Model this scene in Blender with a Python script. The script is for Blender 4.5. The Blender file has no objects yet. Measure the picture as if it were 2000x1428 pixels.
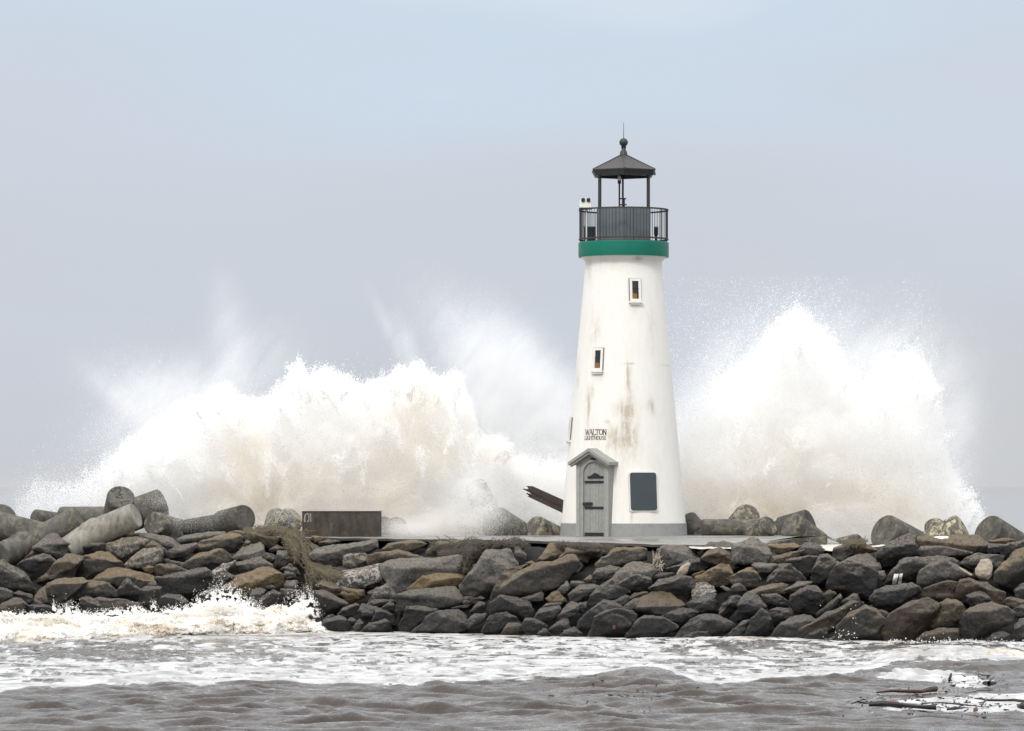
import bpy, bmesh, math, random
import numpy as np
from mathutils import Vector, Matrix

# ------------------------------------------------------------------ camera, sky, sun, exposure
F = 7800.0          # focal length in photograph pixels (photograph 2000 px wide)
H = 4.09            # camera height above the water
R = math.radians
scene = bpy.context.scene
col = scene.collection
cd = bpy.data.cameras.new('camera')
cd.sensor_width = 36.0
cd.lens = 36.0 * F / 2000.0
cd.shift_y = (950 - 714) / 2000.0
cd.clip_start = 1.0
cd.clip_end = 60000.0
cam = bpy.data.objects.new('camera', cd)
col.objects.link(cam)
cam.location = (0, 0, H)
cam.rotation_euler = (R(90), 0, 0)
scene.camera = cam

SUN_EL, SUN_AZ = 46.0, -20.0     # azimuth seen from the lighthouse towards the camera side, negative = camera left
world = bpy.data.worlds.new('World')
scene.world = world
world.use_nodes = True
wn, wl = world.node_tree.nodes, world.node_tree.links
wn.clear()
w_out = wn.new('ShaderNodeOutputWorld')
w_bg = wn.new('ShaderNodeBackground')
w_bg.inputs['Strength'].default_value = 0.1
w_sky = wn.new('ShaderNodeTexSky')
w_sky.sky_type = 'NISHITA'
w_sky.sun_disc = False
w_sky.sun_elevation = R(SUN_EL)
w_sky.sun_rotation = R(180 - SUN_AZ)
w_sky.dust_density = 3.0
w_tc = wn.new('ShaderNodeTexCoord')
w_sep = wn.new('ShaderNodeSeparateXYZ')
wl.new(w_tc.outputs['Generated'], w_sep.inputs[0])
w_map = wn.new('ShaderNodeMapping')
w_map.inputs['Scale'].default_value = (5.0, 5.0, 22.0)
wl.new(w_tc.outputs['Generated'], w_map.inputs[0])
w_noise = wn.new('ShaderNodeTexNoise')
w_noise.inputs['Scale'].default_value = 1.3
w_noise.inputs['Detail'].default_value = 3.0
w_noise.inputs['Roughness'].default_value = 0.45
wl.new(w_map.outputs[0], w_noise.inputs['Vector'])
w_add = wn.new('ShaderNodeMath'); w_add.operation = 'MULTIPLY_ADD'
w_add.inputs[1].default_value = 0.12
wl.new(w_noise.outputs['Fac'], w_add.inputs[0])
w_sub = wn.new('ShaderNodeMath'); w_sub.operation = 'SUBTRACT'
w_sub.inputs[1].default_value = 0.06
wl.new(w_sep.outputs['Z'], w_sub.inputs[0])
wl.new(w_sub.outputs[0], w_add.inputs[2])
w_ramp = wn.new('ShaderNodeValToRGB')
cr = w_ramp.color_ramp
cr.elements[0].position = 0.0
cr.elements[0].color = (0.495, 0.503, 0.520, 1)
for pos, c in ((0.035, (0.482, 0.508, 0.560)), (0.075, (0.492, 0.532, 0.60)), (0.125, (0.488, 0.565, 0.655)), (0.19, (0.64, 0.68, 0.725)), (0.35, (0.86, 0.885, 0.92))):
    e = cr.elements.new(pos)
    e.color = (*c, 1)
cr.elements[len(cr.elements) - 1].position = 1.0
cr.elements[len(cr.elements) - 1].color = (1.55, 1.6, 1.68, 1)
wl.new(w_add.outputs[0], w_ramp.inputs[0])
w_scale = wn.new('ShaderNodeVectorMath'); w_scale.operation = 'SCALE'
w_scale.inputs['Scale'].default_value = 10.0
wl.new(w_ramp.outputs[0], w_scale.inputs[0])
w_mix = wn.new('ShaderNodeMixRGB')
w_mix.inputs['Fac'].default_value = 0.94      # thick cloud cover over the clear sky
wl.new(w_sky.outputs[0], w_mix.inputs['Color1'])
wl.new(w_scale.outputs[0], w_mix.inputs['Color2'])
wl.new(w_mix.outputs[0], w_bg.inputs['Color'])
wl.new(w_bg.outputs[0], w_out.inputs['Surface'])

sd = bpy.data.lights.new('sun', 'SUN')
sd.energy = 1.5
sd.angle = R(14)
sd.color = (1.0, 0.95, 0.87)
sun = bpy.data.objects.new('sun', sd)
col.objects.link(sun)
sun.location = (-30, 60, 60)
_d = Vector((math.sin(R(SUN_AZ)) * math.cos(R(SUN_EL)), -math.cos(R(SUN_AZ)) * math.cos(R(SUN_EL)), math.sin(R(SUN_EL))))
sun.rotation_euler = _d.to_track_quat('Z', 'Y').to_euler()

scene.view_settings.view_transform = 'Standard'
scene.view_settings.look = 'None'
scene.view_settings.exposure = 0.34
scene.view_settings.gamma = 1.0
scene.view_settings.use_curve_mapping = False
cy = scene.cycles
cy.use_denoising = True
cy.max_bounces = 24
cy.diffuse_bounces = 20
cy.glossy_bounces = 4
cy.transmission_bounces = 8
cy.transparent_max_bounces = 16
cy.volume_bounces = 3
cy.volume_step_rate = 1.0
cy.volume_max_steps = 256

rnd = random.Random(7)
rng = np.random.default_rng(7)


# ------------------------------------------------------------------ helpers
def P(u, v, y):
    """The point at distance y along the view axis that a photograph pixel (u, v) looks at."""
    return Vector(((u - 1000.0) / F * y, y, H - (v - 950.0) / F * y))


def tag(o, label=None, cat=None, group=None, kind=None):
    if label: o['label'] = label
    if cat: o['category'] = cat
    if group: o['group'] = group
    if kind: o['kind'] = kind
    return o


def empty(name, loc, rz=0.0):
    o = bpy.data.objects.new(name, None)
    o.empty_display_size = 0.2
    o.location = loc
    o.rotation_euler.z = rz
    col.objects.link(o)
    return o


def link(name, me, mat=None, parent=None, loc=None):
    o = bpy.data.objects.new(name, me)
    col.objects.link(o)
    if mat is not None and len(me.materials) == 0:
        me.materials.append(mat)
    if parent is not None: o.parent = parent
    if loc is not None: o.location = loc
    return o


def build(name, bm, mat, parent=None, loc=None, smooth=False, sharp=35):
    me = bpy.data.meshes.new(name)
    bmesh.ops.recalc_face_normals(bm, faces=bm.faces[:])
    bm.to_mesh(me)
    bm.free()
    if smooth:
        me.shade_smooth()
        me.set_sharp_from_angle(angle=R(sharp))
    return link(name, me, mat, parent, loc)


def add_box(bm, c, s, rot=None, bevel=0.0):
    """box centred at c with full sizes s, turned by the matrix rot"""
    m = Matrix.Translation(c) @ (rot.to_4x4() if rot is not None else Matrix()) @ Matrix.Diagonal((*s, 1))
    r = bmesh.ops.create_cube(bm, size=1.0, matrix=m)
    if bevel > 0:
        es = list({e for v in r['verts'] for e in v.link_edges})
        bmesh.ops.bevel(bm, geom=es, offset=bevel, segments=2, affect='EDGES', profile=0.5)


def add_cyl(bm, p0, p1, r0, r1=None, seg=16, caps=True):
    p0, p1 = Vector(p0), Vector(p1)
    r1 = r0 if r1 is None else r1
    d = p1 - p0
    q = d.to_track_quat('Z', 'Y').to_matrix().to_4x4()
    bmesh.ops.create_cone(bm, cap_ends=caps, segments=seg, radius1=r0, radius2=r1, depth=d.length,
                          matrix=Matrix.Translation((p0 + p1) / 2) @ q)


def add_lathe(bm, prof, seg=64, a0=0.0, close=False):
    rings = []
    for r, z in prof:
        if r < 1e-5:
            rings.append([bm.verts.new((0, 0, z))])
        else:
            rings.append([bm.verts.new((r * math.cos(a0 + 2 * math.pi * i / seg), r * math.sin(a0 + 2 * math.pi * i / seg), z)) for i in range(seg)])
    prs = list(zip(rings, rings[1:]))
    if close: prs.append((rings[-1], rings[0]))
    for A, B in prs:
        for i in range(seg):
            j = (i + 1) % seg
            if len(A) == 1 and len(B) == 1: continue
            if len(A) == 1: bm.faces.new((A[0], B[j], B[i]))
            elif len(B) == 1: bm.faces.new((A[i], A[j], B[0]))
            else: bm.faces.new((A[i], A[j], B[j], B[i]))


def add_prism(bm, poly, to3, d0, d1):
    """extrude the 2-D polygon between depths d0 and d1; to3(x, z, d) gives the point"""
    a = [bm.verts.new(to3(x, z, d0)) for x, z in poly]
    b = [bm.verts.new(to3(x, z, d1)) for x, z in poly]
    bm.faces.new(a)
    bm.faces.new(b[::-1])
    n = len(poly)
    for i in range(n):
        bm.faces.new((a[i], b[i], b[(i + 1) % n], a[(i + 1) % n]))


def _hash(ix, iy, iz, seed):
    h = (ix.astype(np.uint32) * np.uint32(374761393) + iy.astype(np.uint32) * np.uint32(668265263)
         + iz.astype(np.uint32) * np.uint32(2147483647) + np.uint32((seed * 974711) & 0xffffffff))
    h = (h ^ (h >> np.uint32(13))) * np.uint32(1274126177)
    h = (h ^ (h >> np.uint32(16))) * np.uint32(2246822519)
    return ((h ^ (h >> np.uint32(15))) & np.uint32(0xffffff)).astype(np.float32) / np.float32(0xffffff)


def vnoise(p, seed=0):
    """value noise, 0..1, for an (n, 3) array"""
    f = np.floor(p)
    i = f.astype(np.int64)
    t = (p - f).astype(np.float32)
    t = t * t * (3 - 2 * t)
    out = np.zeros(len(p), np.float32)
    for dx in (0, 1):
        wx = t[:, 0] if dx else 1 - t[:, 0]
        for dy in (0, 1):
            wy = t[:, 1] if dy else 1 - t[:, 1]
            for dz in (0, 1):
                wz = t[:, 2] if dz else 1 - t[:, 2]
                out += wx * wy * wz * _hash(i[:, 0] + dx, i[:, 1] + dy, i[:, 2] + dz, seed)
    return out


def fbm(p, octs=4, seed=0, gain=0.5):
    a, s, tot = 1.0, 0.0, 0.0
    q = np.asarray(p, np.float64)
    for k in range(octs):
        s = s + a * vnoise(q, seed + 17 * k)
        tot += a
        q = q * 2.03 + 11.7
        a *= gain
    return s / tot


def sstep(a, b, x):
    t = np.clip((x - a) / (b - a), 0, 1)
    return t * t * (3 - 2 * t)


# ------------------------------------------------------------------ materials
class NT:
    def __init__(self, name):
        self.m = bpy.data.materials.new(name)
        self.m.use_nodes = True
        self.n, self.l = self.m.node_tree.nodes, self.m.node_tree.links
        self.b = self.n['Principled BSDF']
        self.tc = self.n.new('ShaderNodeTexCoord')
    def put(self, sock, v):
        if isinstance(v, bpy.types.NodeSocket): self.l.new(v, sock)
        elif v is not None: sock.default_value = (*v, 1) if isinstance(v, tuple) and len(v) == 3 and sock.type == 'RGBA' else v
    def noise(self, scale, detail=4, rough=0.55, vec=None, dist=0.0):
        t = self.n.new('ShaderNodeTexNoise')
        t.inputs['Scale'].default_value = scale
        t.inputs['Detail'].default_value = detail
        t.inputs['Roughness'].default_value = rough
        t.inputs['Distortion'].default_value = dist
        self.l.new(vec if vec is not None else self.tc.outputs['Object'], t.inputs['Vector'])
        return t.outputs['Fac']
    def mapping(self, scale=(1, 1, 1), loc=(0, 0, 0), src=None):
        t = self.n.new('ShaderNodeMapping')
        t.inputs['Scale'].default_value = scale
        t.inputs['Location'].default_value = loc
        self.l.new(src if src is not None else self.tc.outputs['Object'], t.inputs[0])
        return t.outputs[0]
    def math(self, op, a, b=None, c=None):
        t = self.n.new('ShaderNodeMath'); t.operation = op
        for i, x in enumerate((a, b, c)):
            if x is not None: self.put(t.inputs[i], x)
        return t.outputs[0]
    def rng(self, x, a, b, lo=0.0, hi=1.0):
        t = self.n.new('ShaderNodeMapRange')
        t.interpolation_type = 'SMOOTHSTEP'
        self.put(t.inputs['Value'], x)
        for k, v in (('From Min', a), ('From Max', b), ('To Min', lo), ('To Max', hi)): self.put(t.inputs[k], v)
        return t.outputs[0]
    def mix(self, f, a, b, mode='MIX'):
        t = self.n.new('ShaderNodeMixRGB'); t.blend_type = mode
        self.put(t.inputs['Fac'], f); self.put(t.inputs['Color1'], a); self.put(t.inputs['Color2'], b)
        return t.outputs[0]
    def attr(self, name, kind='GEOMETRY', out='Fac'):
        t = self.n.new('ShaderNodeAttribute'); t.attribute_name = name; t.attribute_type = kind
        return t.outputs[out]
    def bump(self, h, strength=0.3, dist=0.05, normal=None):
        t = self.n.new('ShaderNodeBump')
        t.inputs['Strength'].default_value = strength
        t.inputs['Distance'].default_value = dist
        self.l.new(h, t.inputs['Height'])
        if normal is not None: self.l.new(normal, t.inputs['Normal'])
        return t.outputs[0]
    def done(self, color=None, rough=0.8, normal=None, metal=0.0, spec=0.5):
        self.put(self.b.inputs['Base Color'], color)
        self.put(self.b.inputs['Roughness'], rough)
        self.b.inputs['Metallic'].default_value = metal
        self.b.inputs['Specular IOR Level'].default_value = spec
        if normal is not None: self.l.new(normal, self.b.inputs['Normal'])
        return self.m


def simple(name, c, rough=0.7, var=0.25, scale=6.0, bump=0.15, metal=0.0, spec=0.4):
    t = NT(name)
    n = t.noise(scale, 5, 0.6)
    n2 = t.noise(scale * 7, 3)
    v = t.math('MULTIPLY_ADD', n, 2 * var, 1 - var)
    colr = t.mix(1.0, c, v, 'MULTIPLY')
    return t.done(colr, rough, t.bump(n2, bump, 0.02), metal, spec)


def rock_material():
    t = NT('weathered_rock')
    oi = t.n.new('ShaderNodeObjectInfo')
    off = t.n.new('ShaderNodeVectorMath'); off.operation = 'ADD'
    t.l.new(t.tc.outputs['Object'], off.inputs[0])
    sc = t.n.new('ShaderNodeVectorMath'); sc.operation = 'SCALE'
    sc.inputs[0].default_value = (37.0, 17.0, 71.0)
    t.l.new(oi.outputs['Random'], sc.inputs['Scale'])
    t.l.new(sc.outputs[0], off.inputs[1])
    vec = off.outputs[0]
    big = t.noise(1.6, 5, 0.6, vec)
    mid = t.noise(7.0, 6, 0.65, vec, 0.6)
    fine = t.noise(38.0, 4, 0.6, vec)
    v = t.math('ADD', t.math('MULTIPLY', t.rng(big, 0.3, 0.7), 0.55), t.math('MULTIPLY', t.rng(mid, 0.3, 0.7), 0.55))
    v = t.math('ADD', v, t.math('MULTIPLY', fine, 0.35))
    v = t.math('ADD', v, 0.20)
    v = t.math('MULTIPLY', v, t.rng(t.noise(19, 5, 0.75, vec), 0.34, 0.6, 0.62, 1.22))
    c = t.mix(1.0, oi.outputs['Color'], v, 'MULTIPLY')
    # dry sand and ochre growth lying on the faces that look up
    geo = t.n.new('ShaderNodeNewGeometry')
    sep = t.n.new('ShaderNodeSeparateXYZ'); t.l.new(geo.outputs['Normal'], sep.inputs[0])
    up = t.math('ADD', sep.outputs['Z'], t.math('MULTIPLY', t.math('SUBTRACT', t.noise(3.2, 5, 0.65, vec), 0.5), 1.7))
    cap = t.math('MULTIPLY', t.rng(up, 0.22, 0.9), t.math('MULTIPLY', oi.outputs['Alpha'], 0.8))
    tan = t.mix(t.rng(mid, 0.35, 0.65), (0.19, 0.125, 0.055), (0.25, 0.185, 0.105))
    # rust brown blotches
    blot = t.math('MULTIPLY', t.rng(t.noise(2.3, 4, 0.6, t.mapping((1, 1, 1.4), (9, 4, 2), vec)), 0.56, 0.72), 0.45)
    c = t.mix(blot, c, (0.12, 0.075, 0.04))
    # pale grains painted on upper faces, lifting them as light from above would
    top_light = t.math('MULTIPLY', t.rng(sep.outputs['Z'], 0.22, 0.8), t.rng(t.noise(14, 5, 0.7, vec), 0.32, 0.62))
    c = t.mix(t.math('MULTIPLY', top_light, 0.58), c, (0.275, 0.248, 0.215))
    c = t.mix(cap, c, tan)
    # worn pale edges
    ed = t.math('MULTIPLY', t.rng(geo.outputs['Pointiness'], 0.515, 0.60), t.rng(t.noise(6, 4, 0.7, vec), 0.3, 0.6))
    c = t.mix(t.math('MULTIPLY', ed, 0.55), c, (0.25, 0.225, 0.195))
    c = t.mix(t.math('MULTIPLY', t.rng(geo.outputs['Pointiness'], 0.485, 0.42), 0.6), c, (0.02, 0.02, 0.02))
    # white guano or paint speckles where the object asks for them
    sp = t.attr('speckle', 'OBJECT')
    wm = t.math('MULTIPLY', t.rng(t.noise(9, 5, 0.7, vec), 0.50, 0.56), sp)
    c = t.mix(wm, c, (0.62, 0.58, 0.5))
    wet = t.attr('wet', 'OBJECT')
    c = t.mix(t.math('MULTIPLY', wet, 0.6), c, t.mix(1.0, c, (0.45, 0.45, 0.48), 'MULTIPLY'))
    rough = t.math('SUBTRACT', 0.86, t.math('MULTIPLY', wet, 0.4))
    crack = t.n.new('ShaderNodeTexVoronoi'); crack.feature = 'DISTANCE_TO_EDGE'
    crack.inputs['Scale'].default_value = 2.2
    t.l.new(t.mapping((1, 1, 2.2), (0, 0, 0), vec), crack.inputs['Vector'])
    ck = t.rng(crack.outputs['Distance'], 0.0, 0.02)
    h = t.math('ADD', t.math('MULTIPLY', mid, 0.8), t.math('MULTIPLY', fine, 0.45))
    h = t.math('ADD', h, t.math('MULTIPLY', ck, 0.12))
    n = t.bump(h, 0.85, 0.13)
    n = t.bump(t.noise(90, 3, 0.6, vec), 0.35, 0.02, n)
    return t.done(c, rough, n, 0.0, 0.35)


def concrete_material(name, c, lichen=0.35, streak=True):
    t = NT(name)
    oi = t.n.new('ShaderNodeObjectInfo')
    off = t.n.new('ShaderNodeVectorMath'); off.operation = 'ADD'
    t.l.new(t.tc.outputs['Object'], off.inputs[0])
    sc = t.n.new('ShaderNodeVectorMath'); sc.operation = 'SCALE'
    sc.inputs[0].default_value = (31.0, 57.0, 13.0)
    t.l.new(oi.outputs['Random'], sc.inputs['Scale']); t.l.new(sc.outputs[0], off.inputs[1])
    vec = off.outputs[0]
    big = t.noise(1.8, 6, 0.65, vec)
    st = t.noise(3.0, 5, 0.6, t.mapping((3.0, 3.0, 0.5), (0, 0, 0), vec))
    fine = t.noise(45, 4, 0.65, vec)
    v = t.math('ADD', t.math('MULTIPLY', t.rng(big, 0.3, 0.7), 0.6), t.math('MULTIPLY', t.rng(st, 0.3, 0.7), 0.45 if streak else 0.1))
    v = t.math('ADD', t.math('ADD', v, t.math('MULTIPLY', fine, 0.35)), 0.35)
    base = t.mix(1.0, c, oi.outputs['Color'], 'MULTIPLY')
    colr = t.mix(1.0, base, v, 'MULTIPLY')
    lm = t.math('MULTIPLY', t.rng(t.noise(5.5, 7, 0.72, vec), 0.55, 0.66), lichen)
    colr = t.mix(lm, colr, (0.34, 0.29, 0.17))
    sp = t.attr('speckle', 'OBJECT')
    wm = t.math('MULTIPLY', t.rng(t.noise(4.5, 7, 0.75, vec), 0.5, 0.57), sp)
    colr = t.mix(wm, colr, (0.50, 0.44, 0.28))
    return t.done(colr, 0.82, t.bump(t.math('ADD', t.math('MULTIPLY', big, 0.5), fine), 0.35, 0.03), 0.0, 0.3)


M = {}
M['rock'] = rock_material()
M['tetra'] = concrete_material('weathered_concrete', (0.092, 0.087, 0.077))
M['block'] = concrete_material('stained_concrete', (0.050, 0.047, 0.041), 0.12)
M['paint_white'] = simple('white_marking_paint', (0.85, 0.83, 0.76), 0.7, 0.2, 9)
M['dark_groove'] = simple('engraved_groove', (0.022, 0.021, 0.02), 0.9)
M['metal_dark'] = simple('dark_painted_metal', (0.032, 0.036, 0.040), 0.5, 0.3, 5, 0.1)
M['roof_metal'] = simple('weathered_roof_metal', (0.05, 0.045, 0.041), 0.55, 0.35, 3, 0.15)
M['panel_grey'] = simple('grey_board_paint', (0.12, 0.145, 0.157), 0.55, 0.4, 2.5, 0.1)
M['rust_rail'] = simple('rusty_rail_metal', (0.052, 0.044, 0.038), 0.7, 0.4, 7)
M['green'] = simple('green_paint', (0.004, 0.155, 0.105), 0.45, 0.22, 2.2, 0.12)
M['door_grey'] = simple('weathered_grey_door_paint', (0.28, 0.28, 0.265), 0.75, 0.3, 9, 0.25)
M['porch_grey'] = simple('weathered_grey_timber', (0.30, 0.29, 0.265), 0.8, 0.35, 5, 0.3)
M['hood_grey'] = simple('grey_hood_paint', (0.30, 0.30, 0.28), 0.75, 0.25, 8, 0.25)
M['black_iron'] = simple('black_iron', (0.014, 0.016, 0.021), 0.55, 0.3)
M['plaque'] = simple('grey_green_plaque_paint', (0.046, 0.058, 0.062), 0.45, 0.22, 2.5, 0.08)
M['trim_white'] = simple('white_trim_paint', (0.74, 0.72, 0.67), 0.6, 0.12, 6)
M['glass_dark'] = simple('dark_window_glass', (0.018, 0.02, 0.02), 0.12, 0.4, 4, 0.02, 0.0, 0.6)
M['amber'] = simple('amber_blind', (0.22, 0.11, 0.025), 0.5, 0.4, 12)
M['letter'] = simple('dark_red_brown_letter_paint', (0.055, 0.022, 0.016), 0.7, 0.2)
M['white_plastic'] = simple('white_plastic', (0.72, 0.71, 0.67), 0.45, 0.1)
M['black_plastic'] = simple('black_plastic', (0.012, 0.012, 0.013), 0.4, 0.1)
M['timber'] = simple('dark_wet_timber', (0.052, 0.038, 0.034), 0.75, 0.5, 6, 0.4)
M['driftwood'] = simple('bleached_driftwood', (0.33, 0.28, 0.22), 0.85, 0.45, 14, 0.5)
M['wet_log'] = simple('black_wet_log', (0.016, 0.014, 0.012), 0.45, 0.4, 8, 0.4)
M['red_log'] = simple('reddish_wet_log', (0.06, 0.028, 0.018), 0.45, 0.5, 7, 0.4)
M['orange_wood'] = simple('orange_cut_wood', (0.15, 0.062, 0.018), 0.5, 0.4, 9, 0.3)
M['weed'] = simple('dry_brown_seaweed', (0.105, 0.087, 0.055), 0.9, 0.55, 9, 0.2)
M['weed_dark'] = simple('dark_brown_seaweed', (0.062, 0.052, 0.04), 0.9, 0.45, 3, 0.2)

# ------------------------------------------------------------------ lighthouse
LX, LY, DECK = (1218 - 1000) / 65.0, 120.0, 2.62
TOP_Z = 8.19


def tr(z):
    """tower radius at height z above its foot"""
    return 1.90 - (1.90 - 1.143) / TOP_Z * z


def tower_material():
    t = NT('stained_white_tower_paint')
    sep = t.n.new('ShaderNodeSeparateXYZ'); t.l.new(t.tc.outputs['Object'], sep.inputs[0])
    x, y, z = sep.outputs
    front = t.math('LESS_THAN', y, 0.0)
    streak = t.noise(3.2, 6, 0.62, t.mapping((2.4, 2.4, 0.42)))
    grain = t.noise(3.0, 6, 0.7)
    fine = t.noise(30, 4, 0.6)
    tot = None
    blobs = [(1222, 838, 15, 46, .9), (1226, 760, 6, 45, .55), (1270, 796, 7, 15, .75), (1162, 650, 9, 26, .45), (1148, 795, 4, 30, .9),
             (1156, 768, 2.5, 14, .9), (1197, 862, 17, 28, .75), (1235, 868, 12, 26, .45), (1244, 508, 8, 5, 1.0), (1226, 713, 11, 1.6, 1.0),
             (1223, 735, 1.6, 26, .8), (1160, 860, 14, 22, .4), (1127, 740, 5, 30, .35), (1300, 715, 12, 2, .5), (1270, 640, 8, 40, .25),
             (1230, 1006, 2, 18, .5), (1150, 525, 3.5, 22, .5), (1275, 930, 10, 34, .25), (1215, 800, 22, 12, .45), (1185, 825, 4, 4, .8),
             (1175, 512, 30, 7, .35), (1255, 1015, 30, 10, .2), (1168, 735, 9, 10, .3), (1238, 606, 8, 12, .25)]
    for u, v, wu, wv, s in blobs:
        cx, cz = (u - 1218) / 65.0, (1045.6 - v) / 65.0
        a = t.math('POWER', t.math('DIVIDE', t.math('SUBTRACT', x, cx), wu / 65.0), 2.0)
        b = t.math('POWER', t.math('DIVIDE', t.math('SUBTRACT', z, cz), wv / 65.0), 2.0)
        g = t.math('MULTIPLY', t.math('EXPONENT', t.math('MULTIPLY', t.math('ADD', a, b), -0.8)), s)
        tot = g if tot is None else t.math('ADD', tot, g)
    brk = t.math('MULTIPLY', t.rng(streak, 0.30, 0.62), t.rng(grain, 0.25, 0.62))
    m = t.math('MULTIPLY', t.math('MINIMUM', t.math('MULTIPLY', t.math('MULTIPLY', tot, front), t.math('ADD', brk, 0.25)), 1.0), 0.85)
    c = t.mix(t.rng(streak, 0.40, 0.75), (0.80, 0.78, 0.73), (0.765, 0.742, 0.69))
    c = t.mix(t.math('MULTIPLY', t.rng(grain, 0.5, 0.75), 0.25), c, (0.69, 0.65, 0.57))
    c = t.mix(m, c, (0.44, 0.38, 0.29))
    return t.done(c, 0.7, t.bump(t.math('ADD', t.math('MULTIPLY', grain, 1.5), t.math('MULTIPLY', fine, 0.4)), 0.25, 0.03), 0, 0.35)


M['tower'] = tower_material()
M['plinth'] = simple('grey_plinth_paint', (0.27, 0.27, 0.262), 0.75, 0.25, 5, 0.25)
LH = empty('lighthouse', (LX, LY, DECK))
tag(LH, 'white tapering lighthouse with a green gallery band and open dark lantern', 'lighthouse')

bm = bmesh.new()
prof = [(tr(0.30), 0.30)] + [(tr(z), z) for z in np.linspace(0.5, TOP_Z - 0.02, 24)] + [(1.16, 8.22), (1.21, 8.28), (1.28, 8.335), (1.30, 8.36), (0.0, 8.36)]
add_lathe(bm, prof, 128)
build('tower', bm, M['tower'], LH, smooth=True, sharp=30)
bm = bmesh.new()
add_lathe(bm, [(1.935, -0.12), (1.915, 0.0), (tr(0.34) + 0.02, 0.36), (tr(0.36) - 0.02, 0.385), (0, 0.385)], 128)
build('plinth', bm, M['plinth'], LH, smooth=True)
bm = bmesh.new()
add_lathe(bm, [(1.25, 8.345), (1.352, 8.345), (1.358, 8.36), (1.358, 8.775), (1.345, 8.79), (1.20, 8.79)], 128, close=True)
build('gallery_band', bm, M['green'], LH, smooth=True, sharp=25)
bm = bmesh.new()
add_lathe(bm, [(0, 8.765), (1.32, 8.765), (1.32, 8.805), (0, 8.805)], 96)
build('gallery_floor', bm, M['metal_dark'], LH, smooth=True)

# railing
rail = empty('railing', (0, 0, 0)); rail.parent = LH


def ring(r, z, w, h):
    b = bmesh.new()
    add_lathe(b, [(r - w / 2, z - h / 2), (r + w / 2, z - h / 2), (r + w / 2, z + h / 2), (r - w / 2, z + h / 2)], 96, close=True)
    return b


build('top_rail', ring(1.325, 9.765, 0.05, 0.045), M['rust_rail'], rail, smooth=True)
build('bottom_rail', ring(1.325, 8.885, 0.045, 0.045), M['rust_rail'], rail, smooth=True)
bm = bmesh.new()
add_cyl(bm, (0, 0, 8.9), (0, 0, 9.745), 0.008, seg=8)
bal = build('baluster', bm, M['metal_dark'], rail, smooth=True)
bal_me = bal.data
bm = bmesh.new()
add_box(bm, (0, 0, 9.275), (0.034, 0.03, 0.95))
pst = build('rail_post', bm, M['rust_rail'], rail)
for k in range(80):
    a = 2 * math.pi * (k + 0.5) / 80
    if k % 10 == 2:
        o = pst if k == 2 else pst.copy()
    else:
        o = bal if k == 0 else bal.copy()
    if k not in (0, 2):
        col.objects.link(o); o.parent = rail
    o.location = (1.325 * math.sin(a), -1.325 * math.cos(a), 0)
    o.rotation_euler.z = a

# lantern: hexagonal boarded parapet, three posts, roof
lan = empty('lantern', (0, 0, 0)); lan.parent = LH
HEX = [Vector((math.sin(R(60 * k)), -math.cos(R(60 * k)), 0)) for k in range(6)]
for k in range(6):
    A, B = HEX[k] * 0.905, HEX[(k + 1) % 6] * 0.905
    d = (B - A)
    nrm = Vector((d.y, -d.x, 0)).normalized()
    n = 9
    for i in range(n):
        c = A + d * ((i + 0.5) / n)
        b = bmesh.new()
        add_box(b, (0, 0, 0), (d.length / n - 0.006, 0.03, 0.99))
        o = build('board', b, M['panel_grey'], lan)
        o.location = c + Vector((0, 0, 9.30)) + nrm * rnd.uniform(-0.004, 0.004)
        o.rotation_euler.z = math.atan2(d.y, d.x)
bm = bmesh.new()
for rr, zz in ((0.86, 9.31),):
    add_lathe(bm, [(rr * 0.985, 8.806), (rr, 8.806), (rr, 9.78), (rr * 0.985, 9.78)], 6, a0=R(-90), close=True)
build('parapet_lining', bm, M['metal_dark'], lan)
for k in (1, 5, 3):
    b = bmesh.new()
    q = HEX[k] * 0.84
    add_cyl(b, (q.x, q.y, 8.81), (q.x, q.y, 10.80), 0.03 if k == 3 else 0.052, seg=16)
    build('post', b, M['metal_dark'], lan, smooth=True)
bm = bmesh.new()
add_lathe(bm, [(0.14, 11.40), (1.085, 10.96), (1.08, 10.93), (0.1, 11.36)], 6, a0=R(-90), close=True)
roof = build('roof', bm, M['roof_metal'], lan)
bm = bmesh.new()
add_lathe(bm, [(1.07, 10.925), (0.985, 10.775), (0.90, 10.765), (0.90, 10.82), (0.9, 10.925)], 6, a0=R(-90), close=True)
build('fascia', bm, M['metal_dark'], roof)
for k in range(6):
    b = bmesh.new()
    q = HEX[k]
    add_cyl(b, q * 0.13 + Vector((0, 0, 11.41)), q * 1.08 + Vector((0, 0, 10.96)), 0.018, seg=8)
    build('hip_rib', b, M['metal_dark'], roof)
bm = bmesh.new()
add_lathe(bm, [(0.0, 11.36), (0.13, 11.36), (0.115, 11.43), (0.105, 11.52), (0.075, 11.56), (0.06, 11.62), (0.075, 11.645), (0.085, 11.67), (0.06, 11.69),
               (0.06, 11.70)] + [(0.13 * math.sin(R(a)), 11.805 - 0.13 * math.cos(R(a))) for a in range(28, 181, 12)] + [(0, 11.935)], 24)
build('finial', bm, M['metal_dark'], lan, smooth=True, sharp=40)
bm = bmesh.new()
add_cyl(bm, (0, 0, 11.93), (0, 0, 12.40), 0.010, 0.006, seg=8)
build('lightning_rod', bm, M['metal_dark'], lan)
bm = bmesh.new()
add_box(bm, (0.90, -0.50, 10.86), (0.07, 0.09, 0.16), Matrix.Rotation(R(-12), 3, 'Y'))
build('bracket', bm, M['roof_metal'], lan)
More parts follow.
